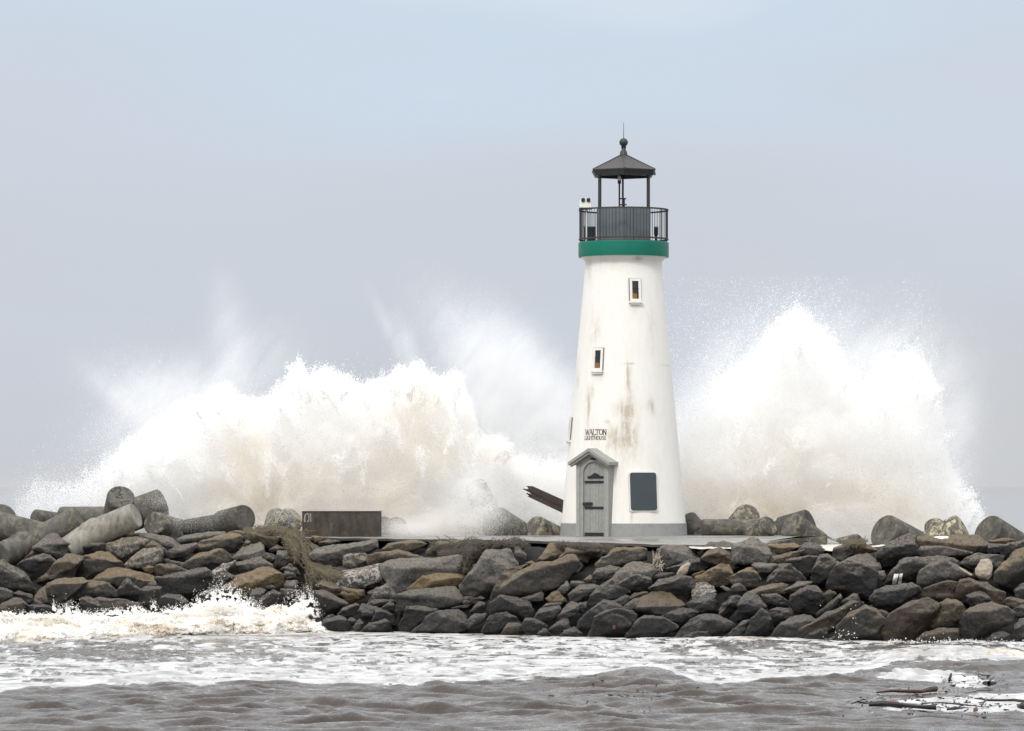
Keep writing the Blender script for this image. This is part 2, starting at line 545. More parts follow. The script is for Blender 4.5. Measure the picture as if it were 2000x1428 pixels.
# beacon pole with its small white lamp and the horizontal shelf plates on the rear post
bea = empty('beacon', (0, 0, 0)); bea.parent = lan
bm = bmesh.new()
add_cyl(bm, (-0.13, -0.1, 8.81), (-0.13, -0.1, 10.72), 0.026, seg=12)
build('beacon_pole', bm, M['metal_dark'], bea, smooth=True)
bm = bmesh.new()
add_lathe(bm, [(0, 10.60), (0.05, 10.62), (0.055, 10.70), (0.04, 10.72), (0, 10.72)], 16)
o = build('lamp_socket', bm, M['black_plastic'], bea, smooth=True); o.location = (-0.13, -0.1, -0.06)
bm = bmesh.new()
add_lathe(bm, [(0, 10.70), (0.052, 10.71), (0.055, 10.78), (0.035, 10.83), (0.03, 10.86), (0, 10.87)], 16)
o = build('white_lamp', bm, M['white_plastic'], bea, smooth=True); o.location = (-0.13, -0.1, -0.06)
bm = bmesh.new()
add_box(bm, (-0.02, -0.05, 10.11), (0.19, 0.1, 0.035)); add_box(bm, (-0.02, -0.05, 9.93), (0.22, 0.1, 0.035))
add_cyl(bm, (0.01, -0.05, 9.8), (0.01, -0.05, 10.12), 0.03, seg=10)
build('shelf_plate', bm, M['metal_dark'], bea)

# porch with the arched door
PA = R(-28)
OUT, SIDE = Vector((math.sin(PA), -math.cos(PA), 0)), Vector((math.cos(PA), math.sin(PA), 0))


def pt(s, z, o):
    return OUT * o + SIDE * s + Vector((0, 0, z))


def arch(w, z0, zs, n=14):
    return [(w, z0)] + [(w * math.cos(math.pi * i / n), zs + w * math.sin(math.pi * i / n)) for i in range(n + 1)] + [(-w, z0)]


por = empty('porch', (0, 0, 0)); por.parent = LH
bm = bmesh.new()
ar = arch(0.345, -0.02, 1.86)
half = len(ar) // 2
for sgn in (1, -1):
    pr = ar[:half + 1] if sgn == 1 else ar[half:]
    if sgn == 1:
        poly = pr + [(0.0, 2.47), (0.50, 2.15), (0.50, -0.02)]
    else:
        poly = [pr[0]] + pr[1:] + [(-0.55, -0.02), (-0.55, 2.15), (0.0, 2.47)]
    add_prism(bm, poly, pt, 2.0, 1.25)
build('porch_wall', bm, M['porch_grey'], por)
for s in (-0.50, 0.455):
    b = bmesh.new()
    add_prism(b, [(s - 0.062, -0.02), (s + 0.05, -0.02), (s + 0.05, 2.12), (s - 0.062, 2.12)], pt, 2.03, 1.98)
    build('pilaster', b, M['hood_grey'], por)
hood = empty('hood', (0, 0, 0)); hood.parent = por
for sgn in (1, -1):
    b = bmesh.new()
    add_prism(b, [(-0.065, 2.60), (-0.065 + sgn * 0.68, 2.185), (-0.065 + sgn * 0.68, 2.095), (-0.065, 2.505)], pt, 2.22, 1.2)
    build('hood_slab', b, M['hood_grey'], hood)
    b = bmesh.new()
    add_prism(b, [(-0.065, 2.51), (-0.065 + sgn * 0.63, 2.125), (-0.065 + sgn * 0.63, 2.05), (-0.065, 2.43)], pt, 2.17, 2.02)
    build('bargeboard', b, M['porch_grey'], hood)
bm = bmesh.new()
add_prism(bm, [(0.13 * math.cos(2 * math.pi * i / 14) + 0.02, 2.29 + 0.04 * math.sin(2 * math.pi * i / 14)) for i in range(14)], pt, 2.02, 1.98)
build('gable_vent', bm, M['black_iron'], por)
door = empty('door', (0, 0, 0)); door.parent = LH
np_ = 7
for i in range(np_):
    s0, s1 = -0.345 + 0.69 * i / np_ + 0.003, -0.345 + 0.69 * (i + 1) / np_ - 0.003
    top = lambda s: 1.86 + math.sqrt(max(0.0, 0.345 ** 2 - s * s))
    sm = (s0 + s1) / 2
    b = bmesh.new()
    dd = rnd.uniform(-0.006, 0.006)
    add_prism(b, [(s0, 0.02), (s1, 0.02), (s1, top(s1)), (sm, top(sm)), (s0, top(s0))], pt, 1.945 + dd, 1.915)
    build('plank', b, M['door_grey'], door)
bm = bmesh.new()
add_prism(bm, arch(0.34, 0.0, 1.86), pt, 1.918, 1.86)
build('door_back', bm, M['black_iron'], door)
for zc in (1.60, 0.835, 0.065):
    b = bmesh.new()
    add_prism(b, [(-0.31, zc - 0.034), (0.31, zc - 0.034), (0.31, zc + 0.034), (-0.31, zc + 0.034)], pt, 1.97, 1.93)
    build('strap_hinge', b, M['black_iron'], door)
bm = bmesh.new()
add_prism(bm, [(-0.36, 0.915), (-0.06, 0.915), (-0.06, 0.995), (-0.2, 1.0), (-0.36, 0.985)], pt, 2.01, 1.93)
build('latch', bm, M['black_iron'], door)
bm = bmesh.new()
add_prism(bm, [(-0.22, 1.70), (0.31, 1.70), (0.31, 1.775), (0.2, 1.775), (0.12, 1.83), (0.06, 1.86), (-0.01, 1.86), (-0.06, 1.82), (-0.14, 1.775), (-0.22, 1.775)], pt, 1.965, 1.93)
build('ornament', bm, M['black_iron'], door)


def face_frame(u, v):
    """angle, height and a local frame on the tower for the photograph pixel (u, v)"""
    z = (1045.6 - v) / 65.0
    r = tr(z)
    a = math.asin(max(-0.999, min(0.999, (u - 1218) / 65.0 / r)))
    out, side = Vector((math.sin(a), -math.cos(a), 0)), Vector((math.cos(a), math.sin(a), 0))
    k = (1.90 - 1.143) / TOP_Z
    up = (Vector((0, 0, 1)) - out * k).normalized()
    nrm = (out + Vector((0, 0, k))).normalized()
    org = out * r + Vector((0, 0, z))
    return lambda s, t, d: org + side * s + up * t + nrm * d


M['frame_shade'] = simple('painted_frame_shade', (0.17, 0.15, 0.125), 0.9, 0.5, 14)
for u, v in ((1238, 570), (1167, 704), (1114.5, 838)):
    f = face_frame(u, v)
    b = bmesh.new()
    w, h = 0.175, 0.335
    for x0, x1, z0, z1 in ((-w, -w + 0.075, -h, h), (w - 0.075, w, -h, h), (-w + 0.075, w - 0.075, h - 0.075, h), (-w + 0.075, w - 0.075, -h, -h + 0.06)):
        add_prism(b, [(x0, z0), (x1, z0), (x1, z1), (x0, z1)], f, 0.05, -0.12)
    win = build('window', b, M['trim_white'], LH)
    b = bmesh.new()
    for x0, x1, z0, z1 in ((-w - 0.016, -w + 0.02, -h - 0.01, h + 0.01), (w - 0.02, w + 0.012, -h - 0.01, h + 0.01), (-w + 0.02, w - 0.02, h - 0.02, h + 0.01)):
        add_prism(b, [(x0, z0), (x1, z0), (x1, z1), (x0, z1)], f, 0.028, -0.12)
    build('frame_shade_strip', b, M['frame_shade'], win)  # dark strips round the frame, painting in its shadow line
    b = bmesh.new()
    add_prism(b, [(-0.205, -0.345), (0.205, -0.345), (0.205, -0.40), (-0.205, -0.40)], f, 0.10, -0.08)
    add_prism(b, [(-0.17, -0.402), (0.17, -0.402), (0.17, -0.445), (-0.17, -0.445)], f, 0.07, -0.08)
    build('sill', b, M['trim_white'], win)
    b = bmesh.new()
    add_prism(b, [(-0.10, -0.28), (0.10, -0.28), (0.10, 0.262), (-0.10, 0.262)], f, 0.006, -0.03)
    build('pane', b, M['glass_dark'], win)
    b = bmesh.new()
    add_prism(b, [(-0.10, 0.03), (0.10, 0.03), (0.10, 0.05), (-0.10, 0.05)], f, 0.022, 0.008)
    add_prism(b, [(0.055, -0.28), (0.075, -0.28), (0.075, 0.262), (0.055, 0.262)], f, 0.024, 0.009)
    build('glazing_bar', b, M['black_iron'], win)
    b = bmesh.new()
    add_prism(b, [(-0.095, -0.275), (0.05, -0.275), (0.05, -0.12), (-0.095, -0.10)], f, 0.016, 0.005)
    build('blind', b, M['amber'], win)


def rrect(w, h, r, n=5):
    out = []
    for cx, cz, a0 in ((w - r, h - r, 0), (-w + r, h - r, 90), (-w + r, -h + r, 180), (w - r, -h + r, 270)):
        out += [(cx + r * math.cos(R(a0 + 90 * i / n)), cz + r * math.sin(R(a0 + 90 * i / n))) for i in range(n + 1)]
    return out


f = face_frame(1252.5, 960)
bm = bmesh.new()
add_prism(bm, rrect(0.445, 0.60, 0.09), f, 0.02, -0.12)
wc = build('window_cover', bm, M['trim_white'], LH)
bm = bmesh.new()
add_prism(bm, rrect(0.408, 0.558, 0.07), f, 0.05, 0.0)
build('cover_panel', bm, M['plaque'], wc)

# lettering above the door, drawn as pen strokes bent round the tower
GL = {
    'W': [[(0, 1), (.22, 0)], [(.22, 0), (.45, .9)], [(.45, .9), (.66, 0)], [(.66, 0), (.9, 1)]],
    'A': [[(0, 0), (.33, 1)], [(.33, 1), (.66, 0)], [(.13, .36), (.54, .36)]],
    'L': [[(.1, 1), (.1, 0)], [(.1, 0), (.55, 0)], [(.55, 0), (.57, .2)]],
    'T': [[(.32, 1), (.32, 0)], [(0, 1), (.64, 1)], [(0, 1), (0, .82)], [(.64, 1), (.64, .82)]],
    'O': [[(.34 + .32 * math.cos(2 * math.pi * i / 12), .5 + .5 * math.sin(2 * math.pi * i / 12)) for i in range(13)]],
    'N': [[(.08, 0), (.08, 1)], [(.08, 1), (.58, 0)], [(.58, 0), (.58, 1)]],
    'I': [[(.12, 1), (.12, 0)]],
    'G': [[(.6, .8), (.45, .97), (.28, 1), (.1, .8), (.03, .5), (.1, .2), (.28, 0), (.5, .04), (.6, .2), (.6, .45)], [(.4, .45), (.66, .45)]],
    'H': [[(.08, 1), (.08, 0)], [(.58, 1), (.58, 0)], [(.08, .52), (.58, .52)]],
    'U': [[(.08, 1), (.08, .3), (.18, .05), (.33, 0), (.48, .05), (.58, .3), (.58, 1)]],
    'S': [[(.5, .82), (.4, .97), (.25, 1), (.08, .85), (.1, .65), (.3, .53), (.48, .4), (.52, .2), (.4, .03), (.22, 0), (.06, .15)]],
    'E': [[(.1, 1), (.1, 0)], [(.1, 1), (.52, 1)], [(.1, .52), (.44, .52)], [(.1, 0), (.54, 0)]],
}
GW = {'W': .98, 'I': .3, 'L': .62, 'E': .64, 'S': .64, 'A': .72}
SERIF = set('WALTNIHU')


def lettering(text, u0, u1, vtop, vbot):
    zt, zb = (1045.6 - vtop) / 65.0, (1045.6 - vbot) / 65.0
    r = tr((zt + zb) / 2)
    a0, a1 = math.asin((u0 - 1218) / 65.0 / r), math.asin((u1 - 1218) / 65.0 / r)
    tot = sum(GW.get(c, .74) for c in text)
    b = bmesh.new()
    hgt = zt - zb
    wsc = (a1 - a0) * r / tot
    pen = 0.0

    def on(x, z):
        a = a0 + x / r
        rr = tr(zb + z) + 0.007
        return Vector((rr * math.sin(a), -rr * math.cos(a), zb + z))
    for c in text:
        for st in GL[c]:
            for (x0, z0), (x1, z1) in zip(st, st[1:]):
                p, q = Vector((pen + x0 * wsc, z0 * hgt)), Vector((pen + x1 * wsc, z1 * hgt))
                d = (q - p)
                if d.length < 1e-5: continue
                thick = 0.023 if abs(d.y) > abs(d.x) * 0.8 else 0.013
                if d.y > 0 and c in 'WNA' and x1 > x0: thick = 0.014
                thick *= hgt / 0.16
                nn = Vector((-d.y, d.x)).normalized() * thick / 2
                e = d.normalized() * thick * 0.3
                vs = [b.verts.new(on(*(w_))) for w_ in (p - e + nn, p - e - nn, q + e - nn, q + e + nn)]
                b.faces.new(vs)
            if c in SERIF and len(st) == 2:
                for (x0, z0) in (st[0], st[-1]):
                    if z0 in (0, 1):
                        p = Vector((pen + x0 * wsc, z0 * hgt))
                        hw, hh = 0.020 * hgt / 0.16, 0.006
                        b.faces.new([b.verts.new(on(p.x + sx * hw, p.y + sz * hh)) for sx, sz in ((-1, -1), (1, -1), (1, 1), (-1, 1))])
        pen += GW.get(c, .74) * wsc
    o = build('lettering', b, M['letter'], LH)
    return o


lettering('WALTON', 1142.5, 1183, 840, 850.5)
lettering('LIGHTHOUSE', 1141, 1183, 853, 860)

# things standing on the gallery
sb = empty('sensor_box', (LX + (1143 - 1218) / 65.0, LY - 0.62, DECK + 8.805))
tag(sb, 'white box with two round black lenses on a post behind the gallery railing', 'sensor')
bm = bmesh.new()
add_box(bm, (0, 0, 1.10), (0.36, 0.26, 0.24), bevel=0.02)
build('housing', bm, M['white_plastic'], sb)
bm = bmesh.new()
add_box(bm, (0, 0, 0.965), (0.39, 0.28, 0.04))
build('base_plate', bm, M['black_iron'], sb)
for sx in (-0.075, 0.085):
    b = bmesh.new()
    add_cyl(b, (sx, -0.17, 1.215), (sx, 0.1, 1.215), 0.06, seg=18)
    build('lens', b, M['black_plastic'], sb, smooth=True)
bm = bmesh.new()
add_cyl(bm, (0.02, 0, 0), (0.02, 0, 0.95), 0.03, seg=12)
build('post', bm, M['white_plastic'], sb, smooth=True)
eb = empty('equipment_cabinet', (LX - 1.02, LY + 0.15, DECK + 8.805))
tag(eb, 'dark grey equipment cabinet on the lighthouse gallery behind the left railing', 'cabinet')
bm = bmesh.new(); add_box(bm, (0, 0, 0.22), (0.34, 0.4, 0.44), bevel=0.015)
build('cabinet_body', bm, M['metal_dark'], eb)
bm = bmesh.new(); add_box(bm, (0, 0, 0.455), (0.37, 0.43, 0.03))
build('cabinet_lid', bm, M['panel_grey'], eb)
eb = empty('fixture', (LX + 0.97, LY - 0.15, DECK + 8.805))  # unidentified dark item, built as a plain box
tag(eb, 'small black box on a short stand behind the right gallery railing', 'fixture')
bm = bmesh.new(); add_cyl(bm, (0, 0, 0), (0, 0, 0.25), 0.03, seg=10)
build('stand', bm, M['metal_dark'], eb)
bm = bmesh.new(); add_box(bm, (0, 0, 0.33), (0.13, 0.16, 0.26), Matrix.Rotation(R(15), 3, 'X'), bevel=0.02)
build('box_head', bm, M['black_plastic'], eb)

ROCKS = '''
A|g|0|grey pointed boulder leaning below the big branching concrete unit, far left|480,360 700,150 800,165 1015,355 960,420 800,500 640,470 500,400|560,340 760,330 960,380
A|b|.3|flat brown slab tucked beneath the pointed grey boulder at far left|340,510 480,370 640,390 770,490 640,500 420,520|
A|d|-.1|cracked dark boulder with a pale rim under a round concrete leg|240,580 420,500 590,435 700,460 780,560 640,640 440,700 290,640|250,585 430,525 600,470 740,530
A|g|0|big purplish boulder cut by the left edge of the view|-60,560 60,535 210,640 330,700 490,900 470,1000 330,1000 170,940 60,850 -60,830|0,640 150,720 330,820
A|g|.1|grey blocky boulder just right of the tilted round concrete leg|1020,360 1120,235 1210,215 1290,255 1420,255 1480,310 1470,400 1200,430 1030,390|1050,350 1200,300 1450,320
A|t|0|tan topped crest boulder below the pale whitewashed concrete leg|1425,220 1570,65 1700,95 1865,90 1860,215 1650,260 1480,285 1430,250|1450,230 1590,160 1740,205
A|d|.2|small dark stone beside the tan topped crest boulder|1225,200 1280,185 1350,240 1300,270 1235,245|
A|t|0|large boulder with a pale speckled top and orange right shoulder|1000,760 1190,460 1390,405 1510,415 1730,590 1560,640 1300,830 1100,800|1190,500 1400,535 1700,590
A|b|.15|brown broken boulder with a pale pink scar, upper left slope|470,870 760,590 930,430 1060,480 1190,495 1010,770 740,800 640,870|800,600 930,560 1050,600
B|c|.1|lumpy grey conglomerate boulder above the craggy one, left crest|-220,300 0,230 200,215 350,260 120,420 20,560 -130,560 -220,420|-180,330 50,330 200,330
B|t|0|rounded grey boulder edged in tan on the middle left slope|-413,830 -140,610 20,650 350,730 480,800 320,890 265,945 0,960 -200,900|-300,800 0,760 250,830
A|t|-.1|wide boulder with a flat tan top and black front, lower left|650,880 780,800 1130,780 1240,830 1050,960 850,1150 780,1200 690,1120 650,960|655,905 800,890 1000,890 1180,850
A|t|-.3|tan topped boulder overlapping the black fronted one, lower left|980,910 1250,825 1460,830 1560,900 1760,1080 1500,1060 1120,1070 1030,1080 970,1010|1010,940 1150,920 1370,985 1490,880
A|d|-.3|dark block at the waterline beside a pile of tan foam|1100,1060 1200,1035 1330,1060 1460,1210 1450,1260 1280,1320 1170,1300 1120,1130|1120,1080 1300,1140 1440,1210
A|p|-.2|long purplish slab sloping into the breaking wave at left|1350,1060 1700,1080 1990,1130 1960,1220 1700,1290 1480,1310 1430,1180|1400,1100 1700,1130 1930,1160
A|b|-.2|mottled brownish boulder at the waterline against the left edge|-40,1180 0,1160 200,1060 290,1075 380,1150 290,1260 230,1350 -40,1350|
A|d|-.3|flat topped dark boulder at the waterline, second from left edge|260,1330 390,1150 680,1150 760,1220 700,1330|330,1200 680,1180
A|g|0|pale topped stone on the left edge above the waterline|-40,910 80,920 190,970 180,1050 0,1120 -40,1120|0,960 160,990
A|d|.1|slanting dark stone under the big purplish boulder, far left|190,1000 270,945 460,1020 470,1110 380,1150 230,1090|250,1000 440,1060
A|b|.2|dull brown stone wedged left of the black fronted boulder|460,1100 530,960 620,880 660,900 660,1010 700,1150 500,1150|
A|d|-.3|small dark stone behind a lick of foam, lower left|780,1270 930,1110 1000,1090 1010,1180 900,1310 790,1320|
A|g|-.1|little grey stone tucked under two tan topped boulders|910,1050 980,1020 1040,1080 1000,1130 920,1110|
B|l|0|flat pale grey slab on the crest below a round concrete end|160,170 220,145 420,160 640,210 790,310 700,350 600,335 420,260 170,200|200,195 420,240 610,325
B|b|.1|thin dark brown ledge under the flat pale crest slab|110,350 350,280 420,250 520,330 640,430 600,480 430,420 250,390 130,440|150,360 400,310 600,440
B|c|-.1|craggy grey boulder with a wrinkled face, upper left slope|20,580 280,370 500,360 550,400 540,560 430,590 300,640 70,655|60,590 300,500 500,420
B|l|.1|long pale slab with an orange right end on the left crest|760,230 900,170 1190,140 1400,130 1440,200 1100,280 800,295|770,250 1100,225 1400,170
B|t|0|long boulder with a tan ridge under the pale crest slab|1020,290 1300,250 1440,160 1600,155 1680,215 1600,330 1500,400 1100,410 980,430|1030,310 1300,300 1450,230 1640,220
B|g|-.1|smooth grey wedge with streaked sides, upper left slope|600,420 760,330 1010,290 1050,330 900,460 640,510|630,440 800,400 1030,320
B|t|-.1|long leaning boulder with a tan upper edge, middle left slope|830,620 1050,450 1330,360 1430,370 1530,480 1450,570 1200,690 960,690|880,590 1150,480 1400,420
B|b|.05|wedge shaped brown stone above the big dark block, left slope|440,610 520,580 680,580 960,690 800,740 560,770 420,700|480,620 660,620 900,690
B|o|0|small ochre stone beside the craggy grey boulder|280,640 350,600 430,620 400,730 290,710|
B|l|.2|thin pebbly pale slab wedged behind the long leaning boulder|540,520 600,510 870,570 840,630 640,590|
B|d|-.15|big dark angular block above the splash, left slope|470,780 1000,690 1130,640 1220,700 1240,800 1080,990 900,1100 540,1070 520,900|500,820 1000,790 1130,720 1210,730
B|d|-.4|bulky dark boulder left of the rounded waterline boulder|230,960 330,890 540,900 560,1100 450,1230 300,1240 225,1100|250,960 500,940
B|d|-.5|rounded dark boulder rising out of the left breaking wave|460,1230 520,1050 620,1000 800,1010 910,1110 900,1180 600,1250 500,1260|540,1070 700,1060 860,1120
B|g|-.3|small wet grey stone on top of the bulky dark boulder|310,890 430,810 540,860 520,900 330,905|
B|d|.1|dark boulder with a tan crest left of the bulky dark one|-120,1000 60,780 260,950 230,1130 0,1130|-80,950 70,850 240,970
B|w|.1|streaky whitish boulder sticking up above the ochre one|1260,880 1250,690 1400,590 1570,540 1440,690 1340,830 1270,900|
C|g|0|grey creased boulder resting above the ochre one|-140,444 0,430 180,385 330,470 335,520 150,550 0,600 -120,580|-120,470 150,460 310,500
B|d|-.05|dark cracked stone between the whitish and ochre boulders|1270,900 1360,720 1440,690 1580,750 1440,890 1290,930|
B|l|0|big smooth pale grey boulder below the crest weeds, left|1530,500 1690,320 1900,282 1966,324 1977,489 1757,543 1620,530|1560,490 1750,480 1960,400
B|g|.15|narrow grey stone behind the big smooth pale boulder|1590,400 1720,240 1780,280 1640,420|
C|o|-.1|big ochre mossy boulder above the splashing wave|-257,772 -150,640 0,590 200,510 330,530 490,610 470,700 390,770 150,810 40,870 -200,850|-230,780 0,720 200,650 450,640
B|d|-.3|dark boulder half buried in the highest part of the splash|990,1110 1100,970 1280,910 1420,930 1480,1020 1200,1120 1000,1130|
C|m|0|dark weedy crest boulder left of the grey concrete box|-280,70 -100,30 150,30 330,80 420,150 330,250 230,260 100,160 -100,140|-200,80 100,90 300,140
C|p|0|pinkish grey stone beside the trail of dry weed|370,450 400,300 520,300 580,440 480,520 370,510|390,370 530,370
C|d|.1|flat dark stone left of the pinkish grey one|240,320 330,330 380,370 345,460 240,410|
C|d|.1|dark stone under the crest weeds left of the concrete box|290,290 400,215 530,290 420,310 330,330|
C|p|-.05|broken pinkish stone with a sharp edge beside the dry weed|440,540 560,460 640,520 700,600 620,620 540,580|
C|d|-.1|small dark wedge under the broken pinkish stone|480,610 490,545 560,560 650,620 500,690|
C|d|-.25|dark triangular stone in front of the ochre boulder|180,740 260,670 390,770 300,810 210,790|
C|g|0|small rounded grey stone left of the dry weed trail|440,750 520,680 650,680 660,780 450,790|
C|p|-.15|flat faced brownish block below the small rounded grey stone|435,780 640,780 650,870 560,930 440,940|445,800 640,800
C|d|-.3|dark rounded stone at the splash edge under the ochre boulder|40,890 90,790 180,775 250,800 180,950 100,1010|
C|d|-.4|tall dark boulder behind the splash with a pale edge|130,1010 210,880 340,790 430,840 420,910 300,1000 190,1100|170,960 320,850 420,870
C|l|.15|huge flat topped slab on the crest below the grey concrete box|815,345 930,270 1640,160 1650,270 1560,330 1240,380 1240,520 1000,470 860,410|830,362 1000,350 1240,300 1600,212
C|c|-.1|lichen covered brown block under the huge flat crest slab|1240,370 1290,340 1500,320 1570,370 1500,510 1240,540|1250,385 1500,345
C|d|0|small dark crest stone at the corner of the concrete box|920,190 1050,150 1210,180 1100,225 930,240|
C|o|.1|sandy orange ledge at the foot of the grey concrete box|830,110 1040,125 1030,150 880,195|
C|b|-.05|little brown stone poking out right of the dry weed|980,490 1040,475 1180,540 1000,550|
C|w|0|dark slab with a whitewashed top below the lichen covered block|900,740 1010,610 1200,560 1640,470 1710,470 1720,580 1750,720 1500,780 1230,770|1240,745 1430,640 1700,595
C|b|-.1|brownish stone below the whitewashed slab beside the weed|890,740 980,690 1190,740 1210,790 1180,860 1100,870 960,800|
C|o|.05|gold lichen lump below the whitewashed slab|1200,850 1240,770 1400,790 1490,800 1510,890 1400,940 1290,970|
C|d|-.3|big dark slanting boulder with rusty top right of the splash|780,860 800,825 900,820 980,810 1290,970 1180,1060 970,1130 880,1070 860,950|800,845 950,870 1150,945 1280,978
C|d|-.25|dark stone wedged right of the big slanting boulder|1160,1110 1240,1020 1400,960 1440,1000 1420,1090 1250,1130|1200,1080 1400,1010
C|d|-.2|dark ridged boulder above the small waterline stones|1420,1060 1480,970 1600,1040 1700,1020 1740,1130 1500,1180|1440,1050 1600,1080 1710,1060
C|d|-.5|low dark waterline boulder touching the end of the splash|925,1330 1000,1180 1180,1130 1260,1150 1330,1260 1300,1330 1150,1350|990,1210 1150,1190 1260,1200
C|d|-.3|small dark stone between two low waterline boulders|1250,1180 1340,1140 1410,1180 1370,1250 1290,1230|
C|d|-.4|little oval brown stone in a gap at the waterline|1360,1260 1440,1150 1490,1220 1450,1320 1380,1320|
D|d|-.45|smooth humped waterline boulder, third right of the splash|-110,1340 0,1210 210,1160 260,1200 310,1330 100,1340|-30,1260 200,1200
C|d|-.2|dark stone hidden just behind the end of the splash|790,1110 870,1080 960,1160 950,1230 850,1210|
C|d|-.1|dark stone under the big slanting boulder right of the splash|960,1170 1090,1100 1150,1130 1000,1190|
D|d|-.1|long dark slab beneath the lichen grey triangular boulder|-80,1000 70,920 340,920 330,970 200,990 60,1030|
D|c|-.1|triangular grey boulder with lichen left of the long wavy one|10,940 110,780 250,715 310,740 350,860 330,920 150,930|60,840 250,770 330,880
D|b|.1|long dark brown crest boulder beneath the mossy patch|-20,400 0,350 250,320 360,280 480,300 680,380 640,420 430,410 200,460 0,480|0,380 250,345 450,330 640,395
D|m|.2|low mossy mound on the crest left of the hanging weed|150,310 260,200 560,160 740,210 600,295 450,310 330,300|
D|l|0|huge pale slab with a broad sunlit top, centre left|150,490 330,415 560,440 1100,360 1240,390 1200,600 700,620 490,780 350,830 200,640|230,560 440,712 700,605 880,495 1120,425
D|o|-.05|long brown boulder beneath the huge pale slab|490,790 690,620 880,580 1080,590 1220,620 1140,730 960,780 760,810|600,720 850,650 1150,650
D|g|-.3|long wavy boulder with pale back and black underside, centre left|335,970 370,850 520,800 730,805 1070,755 1130,800 1210,930 1100,990 900,1030 500,1020 400,1070 335,1060|365,905 620,935 850,850 1000,885 1195,945
D|d|-.35|steep olive dark boulder at the waterline left of the streaked one|380,1270 490,1010 700,1010 870,1050 800,1110 560,1290 430,1300|470,1060 800,1060
D|g|-.55|big waterline boulder streaked with pale scratches, centre left|520,1340 850,1070 1120,1050 1240,1140 1230,1320 1000,1340 700,1340|840,1120 1000,1230 1190,1290
D|d|-.2|small grey stone under the left end of the long wavy boulder|160,1020 280,945 335,980 330,1080 250,1070|
D|d|-.15|dark stone behind the smooth humped waterline boulder|50,1190 80,1020 160,1030 310,1110 340,1230 210,1200|
E|l|0|big boulder with a domed pale top and black hollow below, centre|-408,740 -280,600 -60,310 210,310 310,490 160,570 60,770 -80,870 -350,840|-395,725 -150,475 0,475 160,545
D|d|-.1|dark rounded stone in shadow left of the curved brown boulder|1280,1070 1400,930 1480,960 1490,1090 1300,1090|
D|p|-.35|purplish waterline stone between two large boulders, centre|1240,1180 1340,1100 1490,1095 1480,1170 1350,1260 1260,1290 1220,1240|
D|m|.25|weed draped rock at the crest left of the lighthouse|720,280 900,170 1300,160 1560,180 1470,330 1230,390 900,400 760,340|
D|d|.15|narrow dark stone left of the domed pale boulder|1190,610 1240,560 1340,460 1400,470 1280,600|
D|g|0|small pale stone below the domed boulder, next to a thin slab|1190,950 1240,910 1300,940 1280,980 1200,980|
D|p|.05|pinkish stone in the hollow under the domed pale boulder|1330,910 1420,870 1480,900 1420,940|
D|d|-.2|thin flat slab lying in the hollow under the domed boulder|1030,1025 1180,985 1300,975 1270,1015 1100,1040|
E|b|0|curved brownish boulder hugging the giant tan ridged one|-10,950 60,720 190,540 330,500 450,480 300,590 130,730 90,870 20,960|30,820 180,600 330,540
E|t|-.25|giant boulder with a tan shaggy ridge below the lighthouse|90,860 150,720 380,530 640,470 960,370 1040,365 1110,500 980,580 970,660 850,750 400,770 240,890 180,890|130,780 300,620 500,560 700,560 960,470 1080,490
E|T|0|tan and pink boulder at the crest below the lighthouse's left edge|605,395 740,200 850,195 1000,240 930,320 820,410 680,430|640,400 770,310 900,290
E|b|.1|brown grey crest boulder beneath the lighthouse door|830,420 960,270 1100,260 1390,280 1260,380 1200,450 1100,430 1030,380 900,410|870,400 1000,310 1250,330
E|g|.1|thin upright slab standing between domed boulder and tan crest boulder|270,460 290,230 350,260 440,350 440,440 320,500|
E|b|0|flat brown stone on top of the curved brownish boulder|410,460 510,420 600,470 540,500 430,490|
F|t|0|dark boulder with tan cap right of the lighthouse door|-228,410 -50,260 0,190 250,180 390,220 400,340 250,410 100,430 -20,490 -150,450|-200,400 -40,275 150,240 360,250
E|g|0|smooth grey boulder in the shade below the tan capped one|1270,680 1290,590 1400,440 1480,450 1690,540 1640,570 1400,610 1330,700|1300,620 1440,530 1640,560
E|p|-.1|low purplish stone below the smooth shaded grey boulder|1380,650 1420,570 1540,560 1650,570 1550,650 1400,660|
E|b|0|small brown stone right of the giant tan ridged boulder|1160,680 1250,600 1300,640 1290,700 1220,700|
E|g|0|pale flat stone tucked against the giant tan ridged boulder|980,730 1010,680 1150,680 1220,720 1080,770 1010,760|
E|l|-.15|small pale chipped stone under the giant tan ridged boulder|840,790 960,680 1000,770 930,845 850,815|
E|o|0|rounded ochre stone in the hollow below the giant boulder|680,900 780,810 840,800 880,860 960,930 900,980 760,960|
E|g|-.15|long grey stone with a pale end below the giant boulder|365,910 570,830 620,810 670,850 650,930 560,930 450,950|
E|d|-.3|dark hulking boulder with pale shoulder, low centre|-20,980 110,850 330,900 480,960 530,1040 510,1170 380,1210 200,1090 0,1080|115,875 250,965 420,1035 520,1035
E|g|-.1|thin grey stone lying over the smooth fan shaped pair|630,1020 700,960 880,950 900,970 850,1010 700,1020|
E|g|-.25|smooth grey boulder left of the pale streaked one, low centre|545,1140 620,1020 850,1000 880,1040 800,1200 740,1240 620,1200|580,1090 800,1040
E|l|-.3|pale streaked boulder leaning right, low centre|835,1130 960,980 1020,940 1120,980 1100,1080 990,1180 870,1170|870,1120 1000,1040 1100,1020
E|g|-.1|grey boulder with flat back beside the arched dark one|975,860 1020,810 1130,730 1350,735 1330,810 1240,910 1100,970 990,930|1000,860 1130,790 1320,780
E|d|-.2|arched dark boulder with pale spine, centre right|1210,980 1250,860 1370,740 1520,670 1640,740 1740,820 1650,870 1600,910 1400,900 1280,1000|1250,920 1400,800 1530,730 1690,830
